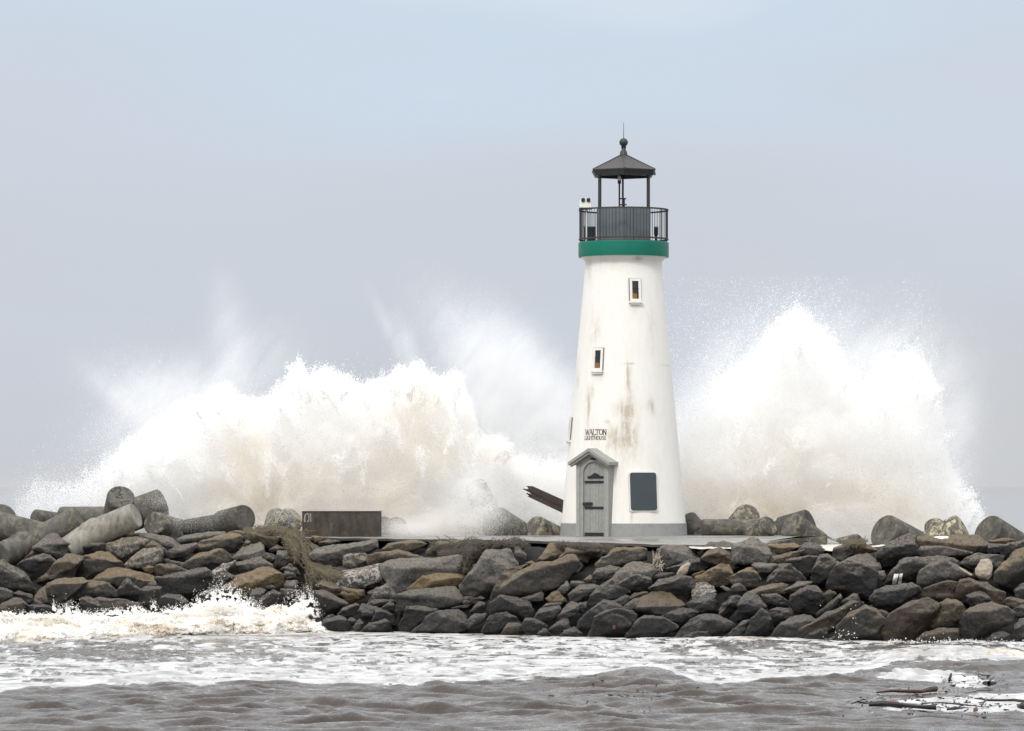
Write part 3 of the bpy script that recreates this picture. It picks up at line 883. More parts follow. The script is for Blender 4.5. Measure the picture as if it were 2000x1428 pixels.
E|d|-.1|small dark ledge stone left of the arched boulder|1090,1010 1100,970 1210,945 1215,1030 1130,1110|
E|d|-.45|steep dark boulder behind the large waterline block|1110,1190 1400,920 1560,930 1690,1040 1480,1100 1300,1300 1100,1320|1200,1120 1420,960 1640,1010
E|d|-.75|large dark waterline block marked with one orange spot|1250,1390 1320,1140 1450,1050 1640,1035 1790,1050 1850,1100 1790,1220 1690,1390|1325,1150 1450,1095 1640,1075 1820,1100
E|d|-.6|faceted waterline boulder with a bright tan facet, centre|-118,1330 -20,1130 100,1080 190,1075 320,1130 380,1240 120,1370|-20,1200 120,1110 300,1150
E|b|-.75|rounded brown stone in front of the tan faceted boulder|115,1370 210,1210 340,1210 420,1270 400,1350 280,1380 160,1380|170,1290 330,1250
E|d|-.55|grey waterline boulder right of the rounded brown stone|380,1240 440,1150 530,1150 710,1250 700,1330 560,1350 430,1320|420,1220 540,1190 690,1270
E|d|-.55|crumbly dark stone behind the tiny triangular one at the waterline|710,1300 860,1180 960,1165 1020,1310 850,1330|
E|k|-.8|tiny black triangular stone in the foam at the waterline|560,1370 650,1280 700,1285 770,1370|
E|d|-.8|low grey stone surrounded by foam at the waterline|860,1385 940,1300 1060,1265 1160,1360 1130,1390|
F|l|.05|brown boulder with a wet pale top right of the lighthouse|590,250 640,160 900,180 1060,300 1080,340 950,360 760,430 660,460 600,390|628,215 760,262 970,335
F|b|.05|grey brown boulder under the running water right of the lighthouse|1085,340 1200,230 1320,200 1480,220 1490,320 1570,440 1500,470 1330,420 1250,390|1120,330 1300,290 1500,400
F|k|.15|black hollow stone beneath the brown wet topped boulder|650,460 960,350 1080,340 1270,400 1100,490 900,540 700,490|
F|l|-.1|pale saddle shaped boulder right of the shaded grey one|-110,650 0,550 180,400 270,390 440,410 530,490 450,590 260,540 60,630 -60,690|-80,640 180,500 270,520 500,500
F|d|-.2|dark boulder beneath the pale saddle shaped one|30,650 270,530 460,580 470,700 200,800 120,740|60,660 270,570 450,620
F|d|.05|little dark dome shaped stone by the white driftwood chips|190,400 310,330 370,340 415,390 330,410|
F|d|-.2|long dark boulder behind the big peaked centre right one|440,710 560,600 830,540 980,545 1030,640 970,790 900,910 770,770 620,730 550,700|470,690 600,640 850,600 1010,640
F|g|.05|flat grey stone behind the long dark boulder, centre right|490,550 560,510 770,510 800,540 640,580 460,600|
F|T|-.1|bright ochre topped boulder with dark right face, right of centre|1030,610 1040,570 1320,410 1450,410 1490,520 1490,650 1300,700 1160,650|1045,605 1170,610 1330,480 1480,580
F|o|.05|small ochre stone left of the bright ochre topped boulder|960,545 1130,480 1165,490 1040,590|
F|s|-.25|boulder splashed with white speckles below the ochre topped one|980,760 1020,640 1140,620 1260,690 1285,760 1100,870 1010,870 980,810|1000,800 1130,800 1260,760
F|k|-.1|black block beneath the white speckled boulder|905,910 1010,850 1100,860 1275,780 1310,1010 1000,1030|
F|t|-.4|big peaked boulder with a tan right slope, centre right|280,980 330,830 600,720 640,725 915,940 830,1010 700,1090 500,1070 290,1000|300,960 480,930 720,960 890,945
F|g|-.2|grey stone against the left side of the big peaked boulder|90,950 240,840 335,840 290,980 190,990|
F|b|-.1|pitted brown stone above the left side of the big peaked boulder|170,860 250,770 410,745 430,770 330,840 220,860|
F|p|0|tan pink stone left of the big peaked boulder|-10,870 130,790 200,820 160,910 90,940 0,910|
F|d|-.7|smooth sloping grey slab at the waterline, right of centre|120,1340 300,1110 390,1050 640,1090 810,1190 600,1340 300,1350|250,1180 380,1090 640,1120 790,1190
F|d|-.6|long humped waterline boulder right of the smooth sloping slab|720,1350 960,1100 1080,1040 1210,1030 1340,1060 1400,1130 1540,1170 1420,1340 1230,1350 900,1350|900,1200 1080,1110 1300,1110 1500,1180
F|d|-.85|low rough stone at the foot of the long humped boulder|820,1370 930,1290 1060,1250 1190,1250 1240,1340 1050,1380|870,1320 1060,1280 1200,1280
F|d|-.1|shadowed dark boulder beneath the big peaked one|550,1070 870,950 1060,1010 960,1110 800,1200 640,1110|
G|g|-.5|pale slanting stone at the waterline right of the humped boulder|-161,1260 0,1140 80,1070 150,1060 130,1190 0,1260 -60,1270|-100,1210 90,1110
F|d|-.15|dark stone with a brown left face, right of the black block|1335,970 1480,800 1570,780 1640,850 1500,940 1400,1010 1430,1110 1330,1040|
F|p|-.15|small pinkish upright stone, right of the ochre topped boulder|1480,690 1560,620 1600,620 1690,750 1560,760 1485,750|
F|l|-.05|small pale flat stone left of the pinkish upright one|1335,690 1380,670 1485,720 1470,760 1390,730|
G|t|-.05|mottled boulder with orange cap below the big crest boulder|-140,560 0,500 130,430 180,440 285,560 250,650 130,710 60,610 -80,600|-120,550 50,520 170,480 270,580
G|l|-.25|big brown grey crest boulder right of the dark deck edge|-74,160 -70,240 -30,380 200,380 395,400 415,260 380,150 250,85 180,70 0,130|-65,235 0,255 180,188 260,240 405,300
G|T|0|tan crest stone right of the big brown grey crest boulder|370,160 480,135 680,130 765,170 640,225 520,280 400,215|390,190 600,180 750,180
G|b|.1|low wet ledge under the white running water, right crest|385,390 430,290 640,240 810,210 700,340 550,390|
G|d|.05|dark brown hump under the white running water, right crest|600,340 860,280 970,300 950,410 890,590 820,580 660,440 620,390|640,370 860,330 950,350
G|d|-.15|dark boulder with a pale scratched edge, upper right slope|330,650 370,560 500,400 640,390 830,570 700,590 520,630 350,670|360,620 520,460 650,430 800,560
G|d|-.2|upright boulder with smooth grey face and black foot, upper right|880,590 930,440 1000,270 1090,260 1250,380 1170,480 1110,630 960,640 890,610|935,450 1040,330 1180,440
G|d|-.35|massive dark boulder under the flat pale topped one, right|1100,670 1100,590 1170,430 1230,370 1500,390 1670,480 1700,480 1680,700 1610,800 1440,720 1180,720|1180,430 1300,392 1500,412 1680,495
G|l|-.1|flat pale topped boulder on the massive dark one, right|1250,372 1340,340 1440,270 1570,245 1690,330 1745,450 1650,490 1500,405|1300,375 1500,395 1690,470
G|d|.05|black and grey crest stone beside the ochre cap, right|1145,275 1180,190 1290,150 1350,150 1400,250 1280,360 1200,330|1180,240 1300,210 1380,240
G|o|0|ochre capped crest stone in front of a mottled concrete leg|1330,140 1500,110 1600,160 1710,220 1480,245 1400,280 1360,210|
G|d|-.35|large smooth round faced boulder, right of centre|630,860 660,760 850,650 950,650 1010,710 1050,800 1090,870 960,980 840,1010 700,960|680,790 850,690 980,740
G|l|-.2|flat pale grey stone on top of the round faced boulder|570,695 750,590 920,600 850,660 700,710 600,725|600,690 720,650 880,620
G|b|-.1|low brownish slab left of the flat pale grey stone, right slope|120,730 280,660 520,610 620,640 580,730 500,760 350,750 200,770|
G|d|-.25|speckled grey boulder left of the round faced one|295,760 480,740 615,830 605,920 380,930 335,840|320,780 480,780 590,840
G|d|-.3|grey topped boulder with a black front, low right of centre|-10,1090 10,870 60,790 100,740 250,770 350,900 250,970 170,1060 80,1090|15,865 160,850 310,905
G|d|-.55|dark peaked boulder at the waterline, low right of centre|110,1240 160,1060 290,920 360,960 420,1060 440,1190 350,1270 200,1270|170,1090 300,970 390,1020
G|d|-.35|stepped dark boulder under the speckled grey one, low right|365,950 480,915 645,930 620,1040 540,1100 420,1110 380,1020|390,970 630,970
G|g|-.65|split grey boulder with a smooth slanted top at the waterline|420,1260 490,1150 650,1030 880,1010 980,1090 760,1160 720,1300 600,1310|500,1170 740,1130 930,1080
G|b|-.6|long brown boulder sloping down to the water, right side|710,1290 780,1150 970,1100 1200,970 1380,830 1530,840 1500,940 1280,1070 1180,1170 1090,1160 900,1190 800,1320|800,1170 1000,1120 1250,980 1400,870
G|d|-.85|blunt dark stone at the foot of the long brown boulder|770,1340 900,1180 1060,1145 1110,1160 1080,1280 960,1340 850,1345|860,1250 1060,1180
G|d|-.95|little dark stone in the foam below the long brown boulder|970,1360 1070,1270 1150,1300 1150,1370|
G|t|-.85|large cracked boulder with a tan crown at the waterline, right|1170,1370 1220,1120 1370,980 1540,890 1680,930 1776,1050 1754,1310 1560,1360|1230,1140 1400,1020 1560,940 1730,1040
G|d|-.4|leaning speckled dark slab behind the long brown boulder|950,990 1240,750 1260,800 1150,960 1000,1060|
G|g|-.35|smooth grey stone behind the top of the long brown boulder|1220,880 1400,735 1455,745 1490,840 1340,880 1250,910|
G|b|-.1|small brown stone between round faced and massive dark boulders|1020,770 1120,690 1210,740 1080,840|
G|l|.05|thin pale ledge under the big brown grey crest boulder|170,400 220,365 300,400 490,380 400,480 260,490|
H|d|.1|smooth dark crest boulder in front of a big round concrete leg|80,350 200,230 300,180 430,140 500,150 490,270 530,380 340,440 170,480 90,410|120,330 300,250 480,260
H|b|.2|wide brown crest slab littered with white scraps, far right|475,240 540,170 720,150 1020,140 1190,145 1320,240 1320,360 1120,340 950,300 800,270 560,280|490,255 800,240 1000,250 1250,280
H|p|0|grey purple slab beneath the wide brown crest slab, right|505,340 580,270 780,260 960,300 1140,340 1050,380 850,410 560,380|540,330 780,300 1000,320
H|d|-.1|dark boulder painted with two white bars, right slope|155,700 170,640 330,440 400,400 520,385 900,410 980,460 900,490 600,630 520,650 330,710|200,620 360,470 520,430 900,440
H|g|-.3|mottled grey boulder in front of the white barred one, right|520,630 560,540 640,480 820,430 910,470 1140,600 1000,650 850,670 700,720 560,760|550,590 700,510 830,480 1080,590
H|g|0|grey boulder holding a weathered driftwood stump, far right|985,480 1060,400 1180,350 1370,370 1490,370 1490,460 1330,550 1150,550 1110,510|1020,450 1200,400 1450,410
H|t|-.2|large orange topped boulder cut by the right edge|1390,560 1500,480 1620,320 1720,300 1800,310 1800,610 1600,750 1500,710 1390,650|1420,570 1560,450 1740,360
H|k|.05|square black cut block on the crest at far right|1300,240 1450,240 1450,350 1320,360|
H|d|-.05|dark ridge boulder on the crest at the right edge|1450,255 1590,230 1720,200 1800,210 1800,310 1620,320 1500,430 1470,360|1470,275 1720,240
H|o|.15|thin sandy slab on the crest at far right|1305,205 1500,180 1690,205 1600,240 1450,250 1330,240|
H|d|-.3|dark boulder with one round buff patch below the white bars|5,850 60,770 160,730 460,680 550,740 530,780 400,810 350,950 230,1010 60,930|40,830 170,790 460,740
H|b|-.35|slanting brown boulder with black right face, right slope|400,800 560,770 860,655 985,665 970,770 960,890 790,890 740,860 560,850|430,805 740,820 870,690
H|r|-.15|big rust brown boulder behind the small pointed grey one|955,850 970,720 1000,640 1110,620 1300,690 1500,790 1500,960 1350,910 1130,910 1000,890|980,760 1100,690 1300,760 1480,830
H|g|-.4|small pointed grey boulder against the rust brown one|1070,820 1220,760 1280,800 1390,920 1240,950 1130,960|1110,840 1230,810 1350,910
H|r|-.7|huge dark boulder with a rusty crown leaning left, low right|105,1170 230,1020 450,890 640,845 775,910 700,1010 570,1310 420,1340 200,1340 110,1240|150,1130 300,1010 640,890 720,950
H|T|-.65|tan brown boulder with a sharp crack, low right|600,1240 760,930 860,850 930,860 1090,970 1020,1190 820,1200 680,1230|720,1020 870,910 1040,980
H|t|-.8|massive sculpted boulder with a tan top, low far right|960,1300 1000,1170 1080,1000 1120,960 1340,900 1440,960 1630,1000 1550,1130 1350,1200 1200,1280 1060,1340|1080,1020 1300,1035 1570,1025
H|b|-.95|low brown boulder at the waterline beneath the sculpted one|490,1330 620,1230 780,1180 980,1190 990,1280 1000,1370 800,1370|560,1290 780,1220 970,1230
H|d|-.6|dark waterline stone beneath the massive sculpted boulder|1240,1370 1380,1240 1480,1220 1570,1260 1600,1380 1400,1380|1300,1300 1540,1260
H|g|-.7|grey lichened boulder at the waterline on the right edge|1560,1380 1600,1160 1680,1080 1800,1070 1800,1380|1600,1200 1750,1120
H|b|-.2|dark brown stone between rust brown boulder and right edge|1480,890 1560,830 1640,850 1730,880 1690,940 1600,970|
H|d|-.1|olive dark stone on the right edge, middle of slope|1605,770 1680,680 1800,650 1800,870 1640,880|
H|d|-.4|grey stone on the right edge above the lichened boulder|1585,970 1690,920 1800,900 1800,1080 1640,1050|
H|b|-.5|small brown stone left of the huge rusty crowned boulder|80,1000 120,970 225,1030 160,1100 90,1060|
H|d|-.05|black stone left of the white barred boulder|40,560 160,540 180,670 70,760|
'''

# ------------------------------------------------------------------ jetty: rubble core, deck, sea
TOE_U = [-400, 0, 300, 600, 900, 1200, 1500, 2000, 2400]
TOE_Y = [112.8, 113.0, 113.2, 113.2, 110.8, 107.8, 106.2, 105.0, 104.4]
SL = 2.45 / 3.7


def toe_u(u): return float(np.interp(u, TOE_U, TOE_Y))


def slope_y(u, v):
    """distance at which the ray of pixel (u, v) meets the rubble slope"""
    q = (v - 950.0) / F
    return (H + SL * toe_u(u)) / (SL + q)


def grid_mesh(name, X, Y, Z, attrs=None):
    """X, Y, Z as (rows, cols) arrays"""
    r, c = X.shape
    me = bpy.data.meshes.new(name)
    co = np.stack([X, Y, Z], -1).reshape(-1, 3).astype(np.float32)
    me.vertices.add(len(co))
    me.vertices.foreach_set('co', co.ravel())
    i = (np.arange(r - 1)[:, None] * c + np.arange(c - 1)[None, :]).ravel()
    q = np.stack([i, i + 1, i + c + 1, i + c], -1).astype(np.int32)
    me.loops.add(q.size)
    me.loops.foreach_set('vertex_index', q.ravel())
    me.polygons.add(len(q))
    me.polygons.foreach_set('loop_start', np.arange(len(q), dtype=np.int32) * 4)
    me.polygons.foreach_set('loop_total', np.full(len(q), 4, np.int32))
    for k, a in (attrs or {}).items():
        at = me.attributes.new(k, 'FLOAT', 'POINT')
        at.data.foreach_set('value', np.asarray(a, np.float32).ravel())
    me.update()
    me.validate()
    me.shade_smooth()
    return me


M['core'] = simple('dark_wet_rubble', (0.016, 0.015, 0.014), 0.9, 0.4, 3, 0.6)
xs = np.linspace(-24, 24, 160)
ts = np.concatenate([np.linspace(-1.5, 4.6, 40), np.linspace(4.9, 15, 20), np.linspace(15.5, 22, 12)])
XX, TT = np.meshgrid(xs, ts)
yt = np.interp(XX / 110 * F + 1000, TOE_U, TOE_Y)
YY = yt + TT
ZZ = np.minimum(SL * TT - 0.40, 2.28)
ZZ = np.where(TT > 15, 2.28 - (TT - 15) * 0.7, ZZ)
ZZ = ZZ + (fbm(np.stack([XX, YY, ZZ], -1).reshape(-1, 3) * 1.6, 5, 5, 0.65).reshape(XX.shape) - 0.5) * 0.75
tag(link('embankment', grid_mesh('embankment', XX, YY, ZZ), M['core']), kind='structure')


def deck_material():
    t = NT('wet_concrete_deck')
    big = t.noise(0.9, 5, 0.6)
    pud = t.rng(t.noise(0.8, 4, 0.6, t.mapping((0.5, 1.4, 1))), 0.42, 0.6)
    fine = t.noise(40, 4)
    c = t.mix(t.rng(big, 0.35, 0.65), (0.20, 0.19, 0.17), (0.29, 0.275, 0.25))
    c = t.mix(t.math('MULTIPLY', fine, 0.5), c, (0.14, 0.13, 0.12))
    c = t.mix(t.math('MULTIPLY', pud, 0.5), c, (0.12, 0.115, 0.105))
    return t.done(c, t.math('SUBTRACT', 0.6, t.math('MULTIPLY', pud, 0.45)), t.bump(fine, 0.2, 0.01), 0, 0.5)


M['deck'] = deck_material()
FE = [(430, 1047.5, 117.5), (560, 1049, 117.2), (700, 1050.5, 116.7), (900, 1053, 114.9), (1050, 1055.5, 113.6), (1200, 1060, 112.0), (1330, 1064, 111.0),
      (1480, 1064.5, 110.8), (1600, 1062, 111.4), (1640, 1061, 111.8)]
us = np.linspace(430, 1640, 90)
fv = np.interp(us, [a[0] for a in FE], [a[1] for a in FE]) + (fbm(np.stack([us / 18, us * 0, us * 0], -1), 3, 9) - 0.5) * 2.4
fy = np.interp(us, [a[0] for a in FE], [a[2] for a in FE])
bm = bmesh.new()
rows = []
for u, v, y in zip(us, fv, fy):
    p = P(u, v, y)
    m = Vector((p.x, max(117.9, y + 0.6), DECK))
    rows.append([bm.verts.new(w) for w in ((p.x, y + 0.05, p.z - 0.085), (p.x, y, p.z - 0.015), (p.x, y + 0.03, p.z), tuple(m), (p.x, 121.5, DECK), (p.x, 126.5, DECK), (p.x, 126.5, DECK - 0.3))])
for A, B in zip(rows, rows[1:]):
    for i in range(6): bm.faces.new((A[i], B[i], B[i + 1], A[i + 1]))
tag(build('pavement', bm, M['deck'], smooth=True), kind='structure')


def water_material():
    t = NT('muddy_sea_water')
    foam = t.attr('foam')
    sand = t.attr('sand')
    lace = t.noise(1.0, 6, 0.62, t.mapping((1.35, 0.80, 1.5)), 0.5)
    lace2 = t.noise(1.0, 4, 0.6, t.mapping((4.2, 2.4, 4.0)), 0.4)
    pat = t.math('ADD', t.math('MULTIPLY', t.rng(lace, 0.27, 0.73), 0.72), t.math('MULTIPLY', t.rng(lace2, 0.3, 0.7), 0.28))
    thr = t.math('SUBTRACT', 1.0, foam)
    mask = t.rng(pat, t.math('SUBTRACT', thr, 0.05), t.math('ADD', thr, 0.07))
    mask = t.math('MULTIPLY', mask, t.math('GREATER_THAN', foam, 0.02))
    body = t.mix(t.rng(t.noise(0.35, 4), 0.3, 0.7), (0.042, 0.032, 0.025), (0.060, 0.047, 0.037))
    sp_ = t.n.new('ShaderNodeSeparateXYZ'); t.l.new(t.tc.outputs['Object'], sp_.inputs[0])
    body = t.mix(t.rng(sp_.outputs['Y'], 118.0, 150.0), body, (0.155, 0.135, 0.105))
    fc = t.mix(sand, (0.56, 0.555, 0.545), (0.42, 0.34, 0.25))
    thin = t.math('MULTIPLY', t.rng(t.noise(1.0, 5, 0.65, t.mapping((1.5, 1.3, 2.0), (5, 3, 0)), 0.5), 0.34, 0.62, 0.52, 1.0), mask)
    edge = t.math('MULTIPLY', t.rng(pat, t.math('SUBTRACT', thr, 0.16), thr, 0.0, 0.35), t.math('GREATER_THAN', foam, 0.02))
    mask2 = t.math('MAXIMUM', thin, edge)
    c = t.mix(mask2, body, fc)
    rough = t.math('ADD', 0.03, t.math('MULTIPLY', mask, 0.6))
    rip = t.noise(1.0, 6, 0.62, t.mapping((5.0, 3.0, 3.0)), 0.4)
    rip2 = t.noise(1.0, 3, 0.6, t.mapping((16, 7, 7)))
    h = t.math('ADD', t.math('ADD', t.math('MULTIPLY', rip, 0.9), t.math('MULTIPLY', rip2, 0.06)), t.math('MULTIPLY', mask, 0.18))
    n = t.bump(h, 0.6, 0.10)
    t.done(c, rough, n, 0, 0.5)
    t.b.inputs['IOR'].default_value = 1.33
    return t.m


M['water'] = water_material()
_wr = np.random.default_rng(3)
WAVES = []
for k in range(64):
    lam = 0.30 * (1.056 ** k)
    th = _wr.normal(R(86), R(19) if lam < 0.9 else R(13))            # travelling mostly along the line of sight
    WAVES.append((2 * math.pi / lam * math.cos(th), 2 * math.pi / lam * math.sin(th), _wr.uniform(0, 6.28), 0.0100 * min(lam, 1.5) ** 0.95 * (1.5 / max(lam, 1.5)) ** 1.2))


def wave_z(x, y, a=1.0, lo=0.0):
    wx = x + 0.6 * np.sin(0.9 * y + 0.4 * x) * 0.5
    wy = y + 0.7 * np.sin(0.7 * x + 1.3) + 0.5 * np.sin(1.9 * x + 0.5 * y)
    z = np.zeros_like(x)
    gust = 0.60 + 0.55 * sstep(0.40, 0.66, fbm(np.stack([x * 0.55, y * 0.30, x * 0], -1).reshape(-1, 3), 3, 77).reshape(x.shape)) if x.size > 4 else 1.0
    for kx, ky, ph, am in WAVES:
        lam_ = 2 * math.pi / math.hypot(kx, ky)
        if lam_ < lo: continue
        s = 0.5 + 0.5 * np.sin(kx * wx + ky * wy + ph)
        z = z + 1.12 * am * (2.2 * s ** 2.2 - 0.75) * (gust if lam_ < 1.6 else 1.0)
    return z * a


L_U = [-300, 0, 60, 250, 300, 350, 390, 500, 700, 900, 1080, 1180, 1250, 1290, 1330, 1380, 1430, 1500, 1620, 1700, 1760, 2000, 2300]
L_V = [1362, 1357, 1348, 1344, 1338, 1341, 1347, 1337, 1342, 1340, 1334, 1327, 1320, 1318, 1328, 1346, 1342, 1328, 1330, 1313, 1302, 1298, 1296]


def blob(u, v, cu, cv, su, sv): return np.exp(-(((u - cu) / su) ** 2 + ((v - cv) / sv) ** 2))


def sea_fields(x, y):
    u = 1000 + F * x / y
    v = 950 + F * H / y
    p = np.stack([x * 0.6, y * 0.42, x * 0], -1).reshape(-1, 3)
    n = (fbm(p * 0.9, 4, 21).reshape(x.shape) - 0.5)
    n2 = (fbm(p * np.array([2.8, 2.8, 1]), 4, 22).reshape(x.shape) - 0.5)
    Lv = np.interp(u, L_U, L_V) + n * 14 + n2 * 7
    inside = sstep(4, -5, v - Lv + n2 * 8)
    cov = np.full(x.shape, 0.66) + n * 0.42 + n2 * 0.12
    cov = cov - 0.40 * blob(u, v, 250, 1272, 420, 22)                  # thin grey wash below the left breaker
    cov = cov - 0.10 * sstep(1280, 1380, u) * sstep(1240, 1275, v)     # mottled swell at right
    cov = cov - 0.20 * blob(u, v, 1480, 1265, 120, 12) - 0.22 * blob(u, v, 1790, 1272, 90, 14)
    edge = sstep(22, 2, np.abs(Lv - 8 - v)) * inside
    cov = np.maximum(cov, edge * (0.97 - 0.5 * np.clip(-n2 * 3, 0, 1)))
    foam = inside * np.clip(cov, 0, 1)
    z_damp = 1 - 0.7 * np.clip(blob(u, v, 1860, 1365, 190, 34) * 1.5, 0, 1)
    pt_ = 0.95 * blob(u, v, 1800, 1322, 110, 13) + 0.8 * blob(u, v, 1905, 1336, 60, 12) + 1.0 * blob(u, v, 1860, 1372, 150, 9) \
        + 0.95 * blob(u, v, 1960, 1366, 110, 13) + 0.8 * blob(u, v, 1760, 1386, 80, 6) + 0.95 * blob(u, v, 1930, 1391, 120, 6) + 0.8 * blob(u, v, 2080, 1380, 120, 16)
    foam = np.maximum(foam, np.clip(0.45 + 0.5 * np.clip(pt_ - 0.45, 0, 0.55) / 0.55 + n2 * 0.3, 0, 0.95) * (pt_ + n2 * 0.5 > 0.55))
    foam = np.where(v < 1150, 0.0, foam)
    sand = np.clip(0.75 * blob(u, v, 1480, 1262, 90, 14) + 0.8 * blob(u, v, 1790, 1270, 110, 16) + 0.4 * blob(u, v, 900, 1240, 400, 10), 0, 1) * sstep(-0.1, 0.15, n2)
    z = wave_z(x, y, 1.0)
    z = z * (1 - 0.5 * inside) * z_damp * sstep(113, 104, y)
    z = z + 0.05 * np.exp(-((v - (np.interp(u, L_U, L_V) + 1)) / 9.0) ** 2) * sstep(60, 130, y) \
        + 0.22 * blob(u, v, 1850, 1285, 170, 16) + 0.12 * blob(u, v, 1450, 1260, 130, 14) + 0.16 * blob(u, v, 1265, 1332, 70, 14)
    return foam, sand, z


ys = np.concatenate([np.arange(40, 62, 0.5), np.arange(62, 84, 0.065), np.arange(84, 113, 0.15), np.arange(113, 132, 1.0), 132 * 1.09 ** np.arange(1, 64)])
xd = np.arange(-15.5, 15.5, 0.052)
g = 15.5 * 1.16 ** np.arange(1, 52)
xs = np.concatenate([-g[::-1], xd, g])
XX, YY = np.meshgrid(xs, ys)
fo, sa, zz = sea_fields(XX, YY)
far = sstep(20, 60, np.abs(XX))
zz = np.where(YY > 113, wave_z(XX, YY, 1.2, 2.5) * sstep(2000, 300, YY), zz) * (1 - 0.7 * far)
water = link('water', grid_mesh('water', XX, YY, zz, {'foam': fo * (1 - far), 'sand': sa}), M['water'])
tag(water, kind='structure')


# the breaking bore against the left rocks: its own thick, lumpy body of foam
def foam_material():
    t = NT('churned_sandy_foam')
    a = t.noise(1.0, 6, 0.65, t.mapping((0.9, 0.7, 7.5)), 0.6)
    b = t.noise(9.0, 5, 0.65)
    s = t.attr('sand')
    m = t.rng(t.math('ADD', t.math('MULTIPLY', a, 0.75), t.math('MULTIPLY', b, 0.25)), 0.40, 0.62)
    m = t.math('MULTIPLY', m, s)
    c = t.mix(m, (0.58, 0.555, 0.505), (0.36, 0.255, 0.14))
    n = t.bump(t.math('ADD', b, t.math('MULTIPLY', t.noise(30, 4, 0.7), 0.5)), 0.55, 0.06)
    return t.done(c, 0.75, n, 0, 0.3)


M['foam'] = foam_material()


FROTH = []


def bore(name, u0, u1, prof, lab, grp, seed, nx=460, ny=170, amp=1.0):
    """prof: (u, foot row, crest row, crest height in m)"""
    U = np.linspace(u0, u1, nx)
    footv = np.interp(U, [p[0] for p in prof], [p[1] for p in prof])
    hgt = np.interp(U, [p[0] for p in prof], [p[2] for p in prof])
    dep = np.interp(U, [p[0] for p in prof], [p[3] for p in prof])
    yf = F * H / (footv - 950)
    yf = yf + (fbm(np.stack([U / 30, U * 0, U * 0], -1), 4, seed) - 0.5) * 2.2
    T = (np.linspace(0, 1, ny) ** 1.7)[:, None]
    Y = yf[None, :] + T * dep[None, :]
    X = (U[None, :] - 1000) / F * Y
    w1 = fbm(np.stack([U / 60, U * 0 + 3, U * 0], -1), 3, seed + 1)[None, :] * 0.3 + 0.22
    pr = 0.52 * sstep(0.0, 0.13, T) + 0.48 * sstep(w1, w1 + 0.16, T) - 0.45 * sstep(0.66, 1.0, T)
    Z = pr * hgt[None, :] * 0.8
    q = np.stack([X, Y, Z], -1).reshape(-1, 3)
    lum = (fbm(q * np.array([1.5, 1.0, 5.5]), 5, seed + 3, 0.6).reshape(X.shape) - 0.5)
    lum2 = (fbm(q * np.array([5.0, 3, 16.0]), 4, seed + 5, 0.65).reshape(X.shape) - 0.5)
    edge = sstep(0.0, 0.12, T) * sstep(1.0, 0.9, T)
    ends = sstep(u0, u0 + 5, U) * sstep(u1, u1 - 30, U)
    Z = (Z + (lum * 0.62 + lum2 * 0.24) * amp * np.clip(hgt[None, :] / 0.6, 0.25, 1.2) * edge) * ends[None, :]
    Z = Z - 0.10 * (1 - edge) + wave_z(X, Y, 0.4, 1.5)
    Y = Y + lum2 * 0.45 + lum * 0.9
    sandv = np.clip(0.45 + lum * 2.6, 0, 1)
    o = link(name, grid_mesh(name, X, Y, Z, {'sand': sandv}), M['foam'])
    FROTH.append((np.stack([X, Y, Z], -1), lum, amp))
    return tag(o, lab, 'breaking wave', None, 'stuff')


bore('breaking_wave', -60, 655, [(-60, 1258, .66, 7.0), (0, 1258, .66, 7.0), (80, 1253, .60, 6.6), (160, 1249, .55, 6.0), (260, 1245, .55, 5.0), (350, 1242, .62, 5.0), (410, 1241, .85, 4.8), (445, 1240, 1.0, 4.6),
      (480, 1239, .78, 4.2), (530, 1238, .66, 3.8), (585, 1237, .8, 3.4), (606, 1236, .5, 3.0), (622, 1236, .25, 2.6), (655, 1236, .04, 2.2)],
     'churned cream foam bore breaking along the foot of the rocks', None, 31)
bore('foam_swell', 1690, 2060, [(1690, 1292, .05, 3.0), (1740, 1299, .16, 4.0), (1850, 1301, .26, 4.6), (1950, 1300, .24, 4.6), (2060, 1300, .22, 4.6)],
     'low foamy swell lapping the rocks, no spray thrown up', None, 41, 240, 80, 0.8)

# white water pouring over the crest right of the lighthouse
def wash(name, rows_, lab, seed):
    A = []
    for u0, u1, v, y in rows_:
        uu = np.linspace(u0, u1, 60)
        A.append(np.stack([(uu - 1000) / F * y, np.full(60, y), H - (v - 950) / F * y + 0 * uu], -1))
    A = np.array(A)
    t0 = np.linspace(0, len(A) - 1, 24)
    k = np.minimum(t0.astype(int), len(A) - 2); w = (t0 - k)[:, None, None]
    B = A[k] * (1 - w) + A[k + 1] * w
    n = fbm(B.reshape(-1, 3) * np.array([3, 1.5, 2]), 4, seed).reshape(B.shape[:2]) - 0.5
    B[..., 2] += n * 0.10
    o = link(name, grid_mesh(name, B[..., 0], B[..., 1], B[..., 2], {'sand': np.full(B.shape[:2], 0.3)}), M['foam'])
    return tag(o, lab, 'running water', None, 'stuff')


wash('wave_wash', [(1345, 1478, 1066.8, 110.75), (1348, 1476, 1069.5, 110.3), (1350, 1474, 1072, 109.9)], 'white sheet of water running off under the dark pavement edge', 51)
wash('wave_wash', [(1592, 1735, 1064.5, 111.6), (1588, 1728, 1066.5, 110.9), (1590, 1690, 1070, 110.3), (1600, 1640, 1076, 109.8)], 'white water spilling across the crest toward the ochre capped stone', 57)


# ------------------------------------------------------------------ boulders
CROP = {'A': (0, 1020, 7.138), 'B': (240, 1020, 7.138), 'C': (480, 1030, 6.4923), 'D': (720, 1030, 6.4923), 'E': (960, 1030, 6.4923),
        'F': (1200, 1040, 6.4923), 'G': (1440, 1040, 6.207), 'H': (1700, 1020, 5.713)}
